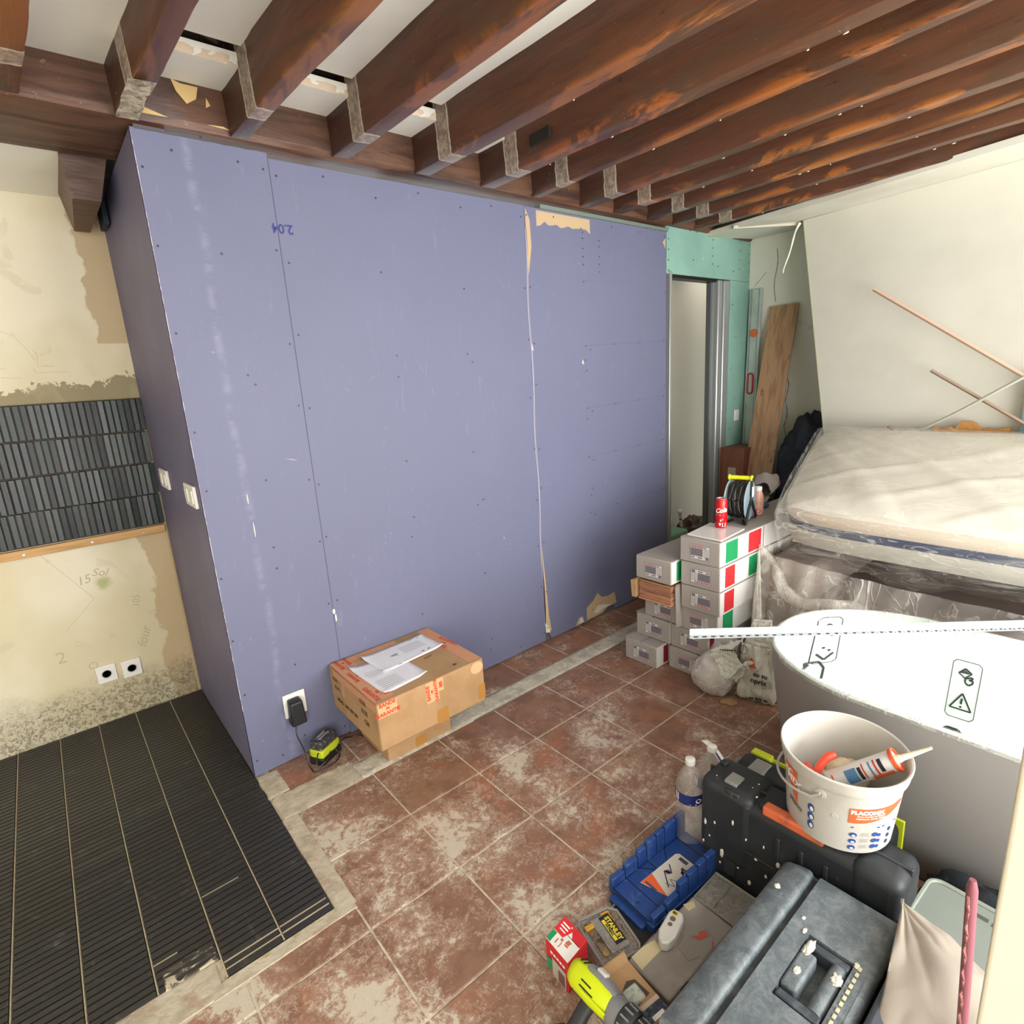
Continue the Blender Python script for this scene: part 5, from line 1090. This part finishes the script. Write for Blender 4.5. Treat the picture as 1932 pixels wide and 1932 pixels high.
bottle('tilted clear bottle leaning between first bottle and black case', .67, -.765, M=tr(.665, -.750, .002) @ Matrix.Rotation(math.radians(7), 4, Vector((.3, 1, 0))))
t = thing('plastic_wrap', 'crumpled clear bottle wrap with a white printed handle strip', 'wrap', (.80, -.73, 0))
obj('film', crumple((.80, -.715, .10), (.065, .06, .115), 9, .3, 3, top=.5), M_PET, t, smooth=25)
obj('carry_strip', B().grid(12, 1, lambda u, v: (.80-.05*u+.02*v, -.66-.13*u-.01*v, .232-.05*u+.02*math.sin(3*u))), WHITEP, t, solid=.0006)
decal('strip_print', lambda x, y, k=0: Vector((.80-.05*x+.012*y, -.66-.13*x-.006*y, .2345-.05*x+.02*math.sin(3*x)+k)), [('r', .45, .2, .8, .8)], flat('navy_label', '#1f2a63', .4), t)
t = thing('crushed_bottle', 'crushed clear plastic bottle lying behind the black case', 'bottle', (.90, -.76, 0))
obj('bottle_body', crumple((.90, -.745, .06), (.045, .04, .085), 12, .3, 3, top=.6), M_PET, t, smooth=25)

# ---- blue mitre box
MB_ = tr(.262, -.775, 0) @ rz(-4)
t = thing('mitre_box', 'blue plastic mitre box with slotted walls and a paper label', 'mitre box', M=MB_)
def blue_fn(n, cur): return n.mix(n.math('MULTIPLY', n.step(n.noise(18, 7, .75, n.pos(), 1), .5, .7), .4), cur, lin('#6d84ad'))
M_BLUE = mat('blue_plastic', '#1f3f7c', .45, fn=blue_fn, bump=(50, .1, .002))
obj('bed', B().prism([(0, -.068), (.335, -.068), (.335, .066), (0, .066)], .022, tr(0, 0, .012)), M_BLUE, t, local=True, bevel=.003)
obj('front_lip', B().box((-.022, -.062, .003), (.004, .062, .022)), M_BLUE, t, local=True, bevel=.004)
obj('foot', B().box((-.004, -.088, .0), (.34, -.062, .034)), M_BLUE, t, local=True, bevel=.003)
def wall_seg(y0, y1, cuts, hts, nm):
    xs = [0]+cuts+[.335]
    for i in range(len(xs)-1):
        a, b_ = xs[i]+(.0016 if i else 0), xs[i+1]-(.0016 if i < len(xs)-2 else 0)
        obj(nm, B().hexa([(a, y0, .012), (b_, y0, .012), (b_, y1, .012), (a, y1, .012)], [(a+.001, y0+.001, hts[i]), (b_-.001, y0+.001, hts[i]), (b_-.001, y1-.001, hts[i]), (a+.001, y1-.001, hts[i])]), M_BLUE, t, local=True, bevel=.002)
wall_seg(.066, .084, [.055, .11, .15, .195, .235, .29], [.060, .072, .088, .096, .100, .104, .108], 'wall_segment')
wall_seg(-.086, -.068, [.055, .11, .15, .195, .235, .29], [.058, .066, .094, .100, .104, .106, .108], 'wall_segment')
obj('slot_line', B().box((-.001, -.069, .0335), (.002, .069, .0348)), BLKP, t, local=True)
sl = B()
for (xa, xb) in ((.055, .055), (.11, .23), (.23, .11), (.15, .15), (.29, .29)): 
    d = math.hypot(xb-xa, .134); sl.add(*(lambda bb_: (bb_.v, bb_.f))(obox(((xa+xb)/2, 0, .0342), (.002, d, .0012), Matrix.Rotation(-math.atan2(xb-xa, .134), 4, 'Z'))))
obj('bed_slots', sl, BLKP, t, local=True, kind='stuff')
obj('pin_hole', B().lathe([(.003, 0), (.003, .001)], 10, tr(.022, -.01, .0341)), BLKP, t, local=True)
fm = lambda x, y, k=0: MB_ @ Vector((x, y, .0352+k))
decal('paper_label', fm, [('p', [(.075, .028), (.10, -.052), (.235, -.052), (.245, -.045), (.245, .02), (.235, .028)])], flat('label_cream', '#cfc9bc'), t)
decal('orange_corner', fm, [('p', [(.077, .027), (.0995, -.050), (.125, .027)])], ORANGE, t, k=.0004)
decal('label_print', fm, [('r', .085, -.020, .093, .020), ('r', .225, -.02, .238, .010), ('l', [(.13, -.02), (.14, -.045), (.15, -.02), (.16, -.04)], .002), ('c', .165, .0, .008), ('l', [(.125, -.035), (.16, .01), (.17, -.01), (.19, .015)], .004), ('c', .195, -.03, .006), ('l', [(.18, -.045), (.205, -.02), (.21, -.04)], .004)] + [('r', .20, -.045+.006*i, .212, -.042+.006*i) for i in range(5)], flat('label_ink', '#4c4a5c'), t, k=.0006)

# ---- organisers, small boxes
M_CLR = film('clear_plastic_lid', '#a49f98', .35, .7, 20, .40, .70, .2)
t = thing('screw_organiser', 'small clear organiser of brown screws with black and yellow label', 'organiser', (.15, -.79, 0))
OM = tr(.150, -.792, 0) @ rz(-14)
obj('tray', B().prism([(-.06, -.07), (.045, -.075), (.055, -.06), (.06, .045), (.04, .065), (-.045, .07), (-.06, .055)], .034, OM), M_CLR, t, bevel=.004)
obj('rim', B().tube([OM @ Vector(p) for p in [(-.06, -.07, .036), (.045, -.075, .036), (.055, -.06, .036), (.06, .045, .036), (.04, .065, .036), (-.045, .07, .036), (-.06, .055, .036)]], .004, 6, True), mat('lid_rim', '#8f8a82', .35), t)
obj('contents', B().grid(16, 16, lambda u, v: OM @ Vector((-.045+.09*u, -.05+.10*v, .0375+.004*nz((u*7, v*7, 1))))), mat('screws_brown', '#7d6a50', .7, layers=[('#3f362c', 60, .5, .6), ('#a8864a', 30, .55, .65)], bump=(120, 1, .004)), t, smooth=0)
fo = lambda x, y, k=0: OM @ Vector((y, -x, .0440+k))
obj('lid_step', B().prism([(-.025, -.052), (.032, -.052), (.032, .05), (-.025, .05)], .004, OM @ tr(0, 0, .039)), M_CLR, t, bevel=.002)
decal('brand_plate', fo, [('r', -.045, -.002, .040, .030)], INK, t)
decal('brand_lettering', fo, [('t', 'STANLEY', -.002, .018, .0175, 0, .0008)], YELP, t, k=.0004); decal('brand_strip', fo, [('r', -.034, .000, .030, .0095)], YELP, t, k=.0004)
decal('brand_lettering', fo, [('t', 'FATMAX', -.002, .0048, .009, 0, .0005)], INK, t, k=.0008)
obj('yellow_dowels', B().box((-.05, .03, .034), (-.02, .045, .043)).xf(OM), mat('dowel_yellow', '#c79a35', .5), t, bevel=.003)
obj('yellow_dowels', B().box((.01, .03, .034), (.035, .055, .043)).xf(OM), mat('dowel_yellow', '#c79a35', .5), t, bevel=.003)
t = thing('black_tray', 'dark shallow clear-edged tray partly under the mitre box', 'tray', (.235, -.80, 0))
obj('tray', B().box((.19, -.865, .001), (.29, -.735, .010)), mat('tray_dark', '#25221f', .5), t, bevel=.003); obj('rim', B().tube([(.19, -.865, .013), (.29, -.865, .013), (.29, -.735, .013), (.19, -.735, .013)], .004, 6, True), M_CLR, t)
t = thing('screw_box', 'red white and green cardboard screw box beside the drill', 'box', (.02, -.765, 0))
S4 = [(-.019, -.808), (.060, -.800), (.066, -.715), (-.013, -.723)]; H = .098
obj('carton', B().hexa([(x, y, .001) for x, y in S4], [(x, y, H) for x, y in S4]), flat('box_red', '#c4242a', .5), t, bevel=.001)
e1 = Vector((.079, .008, 0)); e2 = Vector((.006, .085, 0)); o1 = Vector((-.019, -.808, H))
fs = lambda x, y, k=0: o1+e1*x+e2*y+Vector((0, 0, .0008+k))
decal('top_white', fs, [('p', [(.02, .02), (.60, .02), (.60, .62), (.98, .62), (.98, .60), (.62, .35), (.62, .02)]), ('p', [(0, .0), (.62, 0), (.62, .98), (0, .98)])], flat('box_white', '#d9d5cd'), t)
decal('top_green', fs, [('r', .02, .82, .40, .98)], GREEN, t, k=.0004)
decal('top_red', fs, [('p', [(.42, .98), (.42, .60), (.98, .40), (.98, .98)]), ('r', .30, .28, .34, .42)], RED, t, k=.0003)
decal('top_print', fs, [('r', .12, .66, .30, .70), ('r', .10, .50, .30, .53), ('c', .36, .56, .05), ('p', [(.35, .30), (.52, .26), (.52, .40), (.37, .44)])], flat('box_photo', '#b06a4a'), t, k=.0005)
decal('top_lettering', fs, [('r', .56, .62+.0*i, .60, .86) if i == 0 else ('r', .56+.11*i, .60, .61+.11*i, .90) for i in range(3)] + [('c', .95-.07, .57, .025)], WHITEP, t, k=.0006)
fsl = lambda x, y, k=0: Vector((-.0195-k+.006*x, -.806+.083*x, H*y))
decal('side_print', fsl, [('r', .06, .04, .70, .60)], flat('side_grey', '#a9a095'), t, k=.0012); decal('side_photo', fsl, [('r', .12, .08, .42, .45)], flat('side_photo', '#6d4c44'), t, k=.0016)
decal('side_green', fsl, [('r', .72, .1, .95, .5)], GREEN, t, k=.0012); decal('side_lettering', fsl, [('r', .1+.14*i, .72, .2+.14*i, .80) for i in range(5)], WHITEP, t, k=.0012)
t = thing('kraft_part_box', 'open kraft cardboard tray holding a pale grey part', 'box', (.07, -.94, 0))
KM = tr(.046, -.955, 0) @ rz(-8)
obj('carton', B().box((-.040, -.072, .001), (.046, .066, .088)).xf(KM), M_CARD, t)
obj('flap', B().hexa([(-.040, .060, .086), (.046, .060, .086), (.046, .070, .086), (-.040, .070, .086)], [(-.044, .078, .098), (.048, .078, .098), (.048, .082, .098), (-.044, .082, .098)]).xf(KM), M_CARD, t, smooth=0)
fk2 = lambda x, y, k=0: KM @ Vector((x, y, .0888+k))
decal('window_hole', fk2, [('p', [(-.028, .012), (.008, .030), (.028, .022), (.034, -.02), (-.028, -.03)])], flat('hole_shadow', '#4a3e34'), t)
obj('pale_part', B().box((-.025, -.024, .07), (.022, .016, .096)).xf(KM), mat('pale_part', '#b9bdb0', .5, layers=[('#9aa096', 60, .5, .6)]), t, bevel=.006)
decal('cut_edge', fk2, [('r', -.042, -.040, .046, -.030)], flat('pale_card', '#cbb8a8'), t, k=.0004)
decal('dark_print', fk2, [('r', -.042, -.070, .046, -.041)], flat('jeans_print', '#2c3540', layers=[('#4f6070', 50, .5, .6)]), t, k=.0003)
decal('white_strip', fk2, [('r', .0, -.070, .034, -.060)], WHITEP, t, k=.0006)
t = thing('organiser_case', 'wide frosted grey organiser case with masking tape on its lid', 'organiser', (.27, -.95, 0))
GM = tr(.262, -.945, 0) @ rz(-2)
M_FROST = mat('frosted_grey', '#8d8680', .35, layers=[('#9c958e', 7, .45, .65)], bump=(14, .1, .003))
obj('case_body', B().box((-.142, -.066, .002), (.135, .062, .052)).xf(GM), M_FROST, t, bevel=.006, seg=3)
obj('latch', B().box((-.10, -.080, .03), (-.07, -.064, .050)).box((.03, -.080, .03), (.06, -.064, .050)).xf(GM), BLKP, t, bevel=.002)
fgm = lambda x, y, k=0: GM @ Vector((x, y, .0530+k))
for it in [('p', [(-.135, .022), (-.13, .06), (-.085, .058), (-.05, .05), (-.055, .022)]), ('p', [(.09, .062), (.12, .05), (.11, .035), (.085, .04)])]: decal('masking_tape', fgm, [it], mat('masking_tape', '#c6b893', .8), t)
decal('inside_red', fgm, [('p', [(.03, -.005), (.045, -.018), (.055, -.012), (.07, -.02), (.066, -.035), (.05, -.03), (.036, -.025)]), ('p', [(.055, -.05), (.062, -.052), (.045, -.062), (.04, -.06)])], mat('seen_red', '#b5503f', .5), t)
decal('inner_line', fgm, [('l', [(.075, -.015), (.07, -.045), (.04, -.06), (-.0, -.06)], .0015), ('l', [(.02, .01), (-.02, .0), (-.03, -.04), (-.0, -.05)], .0015)], flat('frost_line', '#75706a'), t, k=.0002)
t = thing('white_sensor', 'small white plastic housing with two holes and yellow sticker', 'housing', (.26, -.91, .053))
HM_ = tr(.262, -.912, .0535) @ rz(12)
obj('housing', B().prism([(-.055, -.014), (-.03, -.022), (.03, -.022), (.046, -.012), (.046, .012), (.03, .020), (-.03, .022), (-.052, .014), (-.062, 0)], .030, HM_), mat('housing_white', '#cbc8c1', .35), t, bevel=.005, seg=3)
fh = lambda x, y, k=0: HM_ @ Vector((x, y, .0312+k))
decal('hole', fh, [('c', .014, .002, .0075), ('c', -.004, .002, .006)], flat('hole_brown', '#6b5a52'), t); decal('sticker', fh, [('c', .033, .003, .0085)], YELP, t); decal('sticker_print', fh, [('t', 'CE', .033, .003, .009, 80, .0008)], INK, t, k=.0004)
t = thing('parts_organiser', 'clear compartment box of brown fixings between mitre box and toolbox', 'organiser', (.46, -.95, 0))
obj('tray', B().box((.405, -1.05, .001), (.515, -.893, .042)), mat('organiser_brown', '#6d5a42', .7, layers=[('#8a6a45', 12, .4, .6), ('#3c342b', 30, .6, .7)]), t, bevel=.003)
obj('lid', B().box((.403, -1.052, .043), (.517, -.891, .046)), M_CLR, t)
obj('divider', B().box((.405, -.945, .04), (.515, -.94, .048)).box((.455, -.94, .04), (.459, -.893, .048)), M_CLASP, t)
obj('rim', B().tube([(.403, -1.052, .046), (.517, -1.052, .046), (.517, -.891, .046), (.403, -.891, .046)], .004, 6, True), mat('lid_rim', '#8f8a82', .35), t)

# ---- drill
DM = tr(-.024, -.858, .115) @ rz(-90) @ rx(-40)
t = thing('cordless_drill', 'lime and grey cordless drill lying at the front edge', 'drill', M=DM)
M_LIM2 = mat('drill_lime', '#c6d40f', .35, layers=[('#aeb81a', 30, .6, .7)])
def loft(secs, n=20):
    v = []; f = []
    for x, ry_, rz_, zc in secs:
        for i in range(n): a = 2*PI*i/n; c, s = math.cos(a), math.sin(a); v.append((x, ry_*math.copysign(abs(c)**.8, c), zc+rz_*math.copysign(abs(s)**.8, s)))
    for j in range(len(secs)-1):
        for i in range(n): k = (i+1) % n; f.append((j*n+i, j*n+k, (j+1)*n+k, (j+1)*n+i))
    f += [tuple(range(n))[::-1], tuple(range((len(secs)-1)*n, len(secs)*n))]; return B().add(v, f)
obj('motor_housing', loft([(-.028, .012, .012, 0), (-.022, .024, .024, 0), (-.005, .031, .031, 0), (.05, .032, .033, 0), (.085, .031, .031, 0), (.10, .027, .028, 0)]), M_LIM2, t, local=True, smooth=60)
obj('grey_top', loft([(.015, .014, .006, .030), (.025, .019, .010, .028), (.075, .020, .012, .026), (.10, .018, .010, .022)]), mat('drill_grey', '#77787a', .4), t, local=True, smooth=60)
obj('speed_switch', B().box((.035, -.010, .036), (.062, .010, .044)), mat('switch_pale', '#b9b5ac', .5), t, local=True, bevel=.003)
for k in range(2): obj('vent', B().box((-.006+.010*k, -.018, .0315), (-.002+.010*k, .012, .0335)), BLKP, t, local=True)
obj('vent', B().box((.02, -.0325, .006), (.05, -.0315, .009)).box((.02, -.0325, -.006), (.06, -.0315, -.003)), BLKP, t, local=True)
obj('gearbox', loft([(.092, .027, .028, 0), (.105, .031, .032, 0), (.128, .031, .032, 0)]), mat('drill_grey', '#77787a', .4), t, local=True, smooth=60)
b = B().lathe([(.034, .126), (.0365, .130), (.0365, .155), (.033, .160)], 40, ry(90)); obj('torque_ring', b, mat('drill_dark', '#2b2d30', .5), t, local=True)
rb = B()
for k in range(14): a = 2*PI*k/14; rb.add(*(lambda q: (q.v, q.f))(obox((.143, .0368*math.cos(a), .0368*math.sin(a)), (.022, .004, .004), Matrix.Rotation(a, 4, 'X'))))
obj('ring_ribs', rb, mat('drill_grey', '#77787a', .4), t, local=True, kind='stuff')
obj('chuck', B().lathe([(.029, .158), (.031, .165), (.031, .195), (.020, .215), (.008, .217)], 24, ry(90)), mat('drill_dark', '#2b2d30', .5), t, local=True)
cb_ = B()
for k in range(12): a = 2*PI*k/12; cb_.add(*(lambda q: (q.v, q.f))(obox((.180, .031*math.cos(a), .031*math.sin(a)), (.032, .003, .003), Matrix.Rotation(a, 4, 'X'))))
obj('chuck_ribs', cb_, M_CLASP, t, local=True, kind='stuff')
obj('grip', loft([(0, .016, .019, 0), (.03, .015, .017, .0), (.07, .015, .018, .002), (.095, .018, .022, .004)]).xf(tr(.045, -.004, -.020) @ ry(100)), mat('drill_dark', '#2b2d30', .5), t, local=True, smooth=60)
obj('lime_stripe', B().box((.03, -.034, -.012), (.10, -.031, -.008)), M_LIM2, t, local=True)
obj('battery_pack', B().box((-.01, -.030, -.155), (.09, .028, -.112)), mat('drill_dark', '#2b2d30', .5), t, local=True, bevel=.006)

# ---- grey toolbox
t = thing('toolbox', 'large dusty grey toolbox with recessed handle in the foreground', 'toolbox', (.25, -1.2, 0))
def dust_fn(n, cur):
    p = n.pos(); ps = n.pos('world', (1, 1, 1))
    cur = n.mix(n.math('MULTIPLY', n.step(n.noise(24, 10, .8, p, .6), .40, .66), .6), cur, lin('#8a9294'))
    return n.mix(n.math('MULTIPLY', n.step(n.noise(60, 6, .8, p, 2), .60, .72), .6), cur, lin('#aeb3b2'))
M_TBX = mat('dusty_grey_plastic', '#555d61', .55, fn=dust_fn, bump=(40, .3, .004)); M_TBD = mat('dark_grey_plastic', '#3a4047', .5, layers=[('#596067', 18, .5, .7)])
X0, X1 = -.03, .515
obj('base', B().box((X0+.01, -1.335, .0), (X1-.012, -1.098, .175)), M_TBD, t, bevel=.012, seg=3)
def cyl_x(x0, x1, secs, n=1):
    v = [(x0, y, z) for y, z in secs]+[(x1, y, z) for y, z in secs]; k = len(secs)
    return B().add(v, [tuple(range(k)), tuple(range(k, 2*k))[::-1]] + [(i, (i+1) % k, k+(i+1) % k, k+i) for i in range(k)])
def arc(cy, cz, ry_, rz_, a0, a1, n): return [(cy+ry_*math.cos(math.radians(a0+(a1-a0)*i/n)), cz+rz_*math.sin(math.radians(a0+(a1-a0)*i/n))) for i in range(n+1)]
obj('lid_front_roll', cyl_x(X0, X1, [(-1.080, .16), (-1.080, .218), (-1.084, .230), (-1.096, .239), (-1.122, .2465), (-1.145, .250), (-1.152, .247), (-1.156, .238), (-1.157, .17)]), M_TBX, t, smooth=35, bevel=.003)
obj('lid_lip', B().box((X0, -1.083, .176), (X1-.02, -1.070, .192)), M_TBD, t, bevel=.003)
obj('groove', B().box((X0+.002, -1.176, .16), (X1-.002, -1.155, .232)), M_TBD, t)
# lid panel with the handle bay left open
ya, yb_, hx0, hx1, hy0, hy1 = -1.172, -1.335, .165, .345, -1.215, -1.308
b = B().box((X0, yb_, .17), (hx0, ya, .248)).box((hx1, yb_, .17), (X1-.004, ya, .248)).box((hx0, hy0, .17), (hx1, ya, .248)).box((hx0, yb_, .17), (hx1, hy1, .248)).box((hx0, yb_, .17), (hx1, ya, .205))
obj('lid_panel', b, M_TBX, t)
obj('lid_edge', cyl_x(X0, X1-.004, arc(-1.335, .225, .016, .024, 90, 200, 6)+[(-1.335, .17), (-1.325, .17)]), M_TBX, t, smooth=50)
obj('end_cap', B().box((X1-.006, -1.335, .10), (X1+.004, -1.10, .236)), M_TBD, t, bevel=.006)
hd = obj('handle', B().box((hx0+.006, hy1+.004, .215), (hx0+.026, hy0-.004, .246)), M_TBD, t, bevel=.004)
obj('handle_arm', B().box((hx1-.026, hy1+.004, .215), (hx1-.006, hy0-.004, .246)), M_TBD, hd, bevel=.004)
obj('grip_bar', cyl_x(hx0+.026, hx1-.026, arc(-1.288, .232, .016, .016, 0, 345, 16)), M_TBX, hd, smooth=50)
obj('raised_pad', B().box((hx0+.036, -1.250, .205), (hx1-.040, -1.216, .249)), M_TBX, t, bevel=.006)
rl = B()
for i in range(18): rl.box((.055+.0165*i, -1.3225, .248), (.066+.0165*i, -1.3155, .2505))
obj('cream_beads', rl, mat('bead_cream', '#c4bb98', .6), t, kind='stuff', bevel=.0015)
obj('side_hook', B().box((.20, -1.085, .13), (.26, -1.072, .17)).box((.43, -1.085, .15), (.455, -1.07, .18)), BLKP, t, bevel=.003)
for (x, y, z, a, b_, c) in ((.312, -1.228, .2505, .022, .009, .004), (.245, -1.232, .2505, .010, .006, .003), (.285, -1.295, .2485, .014, .010, .004), (.41, -1.112, .2525, .007, .006, .003), (.345, -1.205, .2495, .008, .004, .002), (.345, -1.312, .2500, .008, .005, .003), (.375, -1.19, .2485, .005, .004, .002)):
    obj('plaster_blob', blob((x, y, z-c*.3), (a, b_, c*.8), .6, 2.5, x*50, 20, 14), M_PLAS, t, smooth=180)

# ---- right foreground
t = thing('folded_cloth', 'beige crumpled cloth draped at the right of the toolbox', 'cloth', (.42, -1.4, 0))
def clothf(u, v):      # u down the drape, v left to right
    Ls = [Vector((.525, -1.338, .302)), Vector((.405, -1.356, .29)), Vector((.30, -1.372, .275)), Vector((.17, -1.385, .24)), Vector((.02, -1.40, .20))]
    Rs = [Vector((.524, -1.336, .300)), Vector((.500, -1.43, .303)), Vector((.46, -1.505, .30)), Vector((.34, -1.56, .28)), Vector((.12, -1.62, .22))]
    k = u*4; i = min(int(k), 3); s_ = k-i; P = Ls[i].lerp(Ls[i+1], s_).lerp(Rs[i].lerp(Rs[i+1], s_), v)
    P.z += .010*math.sin(PI*v)*min(1, u*4) + .016*nz((u*3, v*2, 1)) + .013*abs(nz((u*2.2+v*1.8, v*2.5-u*2, 3)))
    if v < .02 or u < .01: P.z -= .0
    return P
obj('cloth', B().grid(60, 40, clothf), mat('beige_cloth', '#9c9286', .9, bump=(9, .12, .012)), t, smooth=180, solid=.003)
def skirt(u, v):
    P = clothf(u, 0); Q = Vector((P.x, min(P.y, -1.358)+.002*math.sin(u*30), .002)); return P.lerp(Q, min(1, v*1.0)) if v < .05 else Vector((P.x, Q.y, P.z*(1-v)+.002*v))
obj('hanging_edge', B().grid(60, 10, skirt), mat('beige_cloth', '#c4b9a9', .9), t, smooth=180, solid=.002)
t = thing('storage_crate', 'grey storage crate supporting the cloth and the lid', 'crate', (.4, -1.45, 0))
obj('shell', B().box((-.02, -1.54, .0), (.50, -1.362, .265)), mat('crate_grey', '#4a5058', .55), t, bevel=.012)
t = thing('box_lid', 'rounded translucent grey green lid behind the beige cloth', 'lid', (.70, -1.4, .2))
LMx = tr(.655, -1.405, .215) @ rz(-3)
LP = [(.085+.02*math.cos(a*PI/8)-.02, .062+.02*math.sin(a*PI/8)-.02) for a in range(0, 5)] 
def rrect(x0, x1, y0, y1, r, n=5):
    P = []
    for cx, cy, a0 in ((x1-r, y1-r, 0), (x0+r, y1-r, 90), (x0+r, y0+r, 180), (x1-r, y0+r, 270)):
        P += [(cx+r*math.cos(math.radians(a0+90*i/n)), cy+r*math.sin(math.radians(a0+90*i/n))) for i in range(n+1)]
    return P
M_LID = mat('grey_green_lid', '#818880', .4)
obj('lid_top', B().prism(rrect(-.16, .075, -.15, .062, .028), .008, LMx), M_LID, t, bevel=.002)
obj('lid_rim', B().tube([LMx @ Vector((x, y, .010)) for x, y in rrect(-.16, .075, -.15, .062, .028)], .005, 6, True), mat('lid_rim2', '#8f978c', .4), t)
obj('lid_slot', B().box((.03, -.060, .0078), (.042, -.035, .0086)).box((.026, -.092, .0078), (.038, -.067, .0086)).xf(LMx), flat('slot_green', '#4b514a'), t)
obj('box_walls', B().prism(rrect(-.15, .068, -.142, .054, .022), .213, tr(.655, -1.405, .001) @ rz(-3)), mat('box_dark', '#39414a', .5), t)
t = thing('twist_rod', 'mauve red plastic tube with pale twisted stripe standing upright', 'rod', (.43, -1.48, 0))
PA, PB = Vector((.30, -1.493, .327)), Vector((.30, -1.477, .631)); dd = (PB-PA)/(PB.z-PA.z); PF = PA-dd*(PA.z-.002)
obj('tube', B().tube([PF, PB-dd*.018, PB], [.0085, .0085, .005], 12), mat('mauve_plastic', '#8f5560', .35), t)
sp_ = B(); 
cdir = Vector((-1.16, -.12, .9)).normalized()
obj('pale_stripe', B().tube([PF+(PB-PF)*(i/40) + Vector((-.0070, .0025, .002)) + .001*Vector((math.sin(i*2), math.cos(i*2), 0)) for i in range(8, 39)], .0028, 6), mat('pinkish_stripe', '#a86a68', .4, layers=[('#d0b8ac', 90, .60, .68, (1, 1, 1.5))]), t)

t = thing('black_sack', 'dark dusty sack on the floor between the lid and the bathtub', 'sack', (.82, -1.44, 0))
obj('cloth', blob((.815, -1.45, .09), (.075, .14, .11), .22, 2.5, 6, 30, 24), mat('sack_dark', '#20262c', .8, layers=[('#4a5258', 30, .6, .72)], bump=(16, .7, .01)), t, smooth=180)
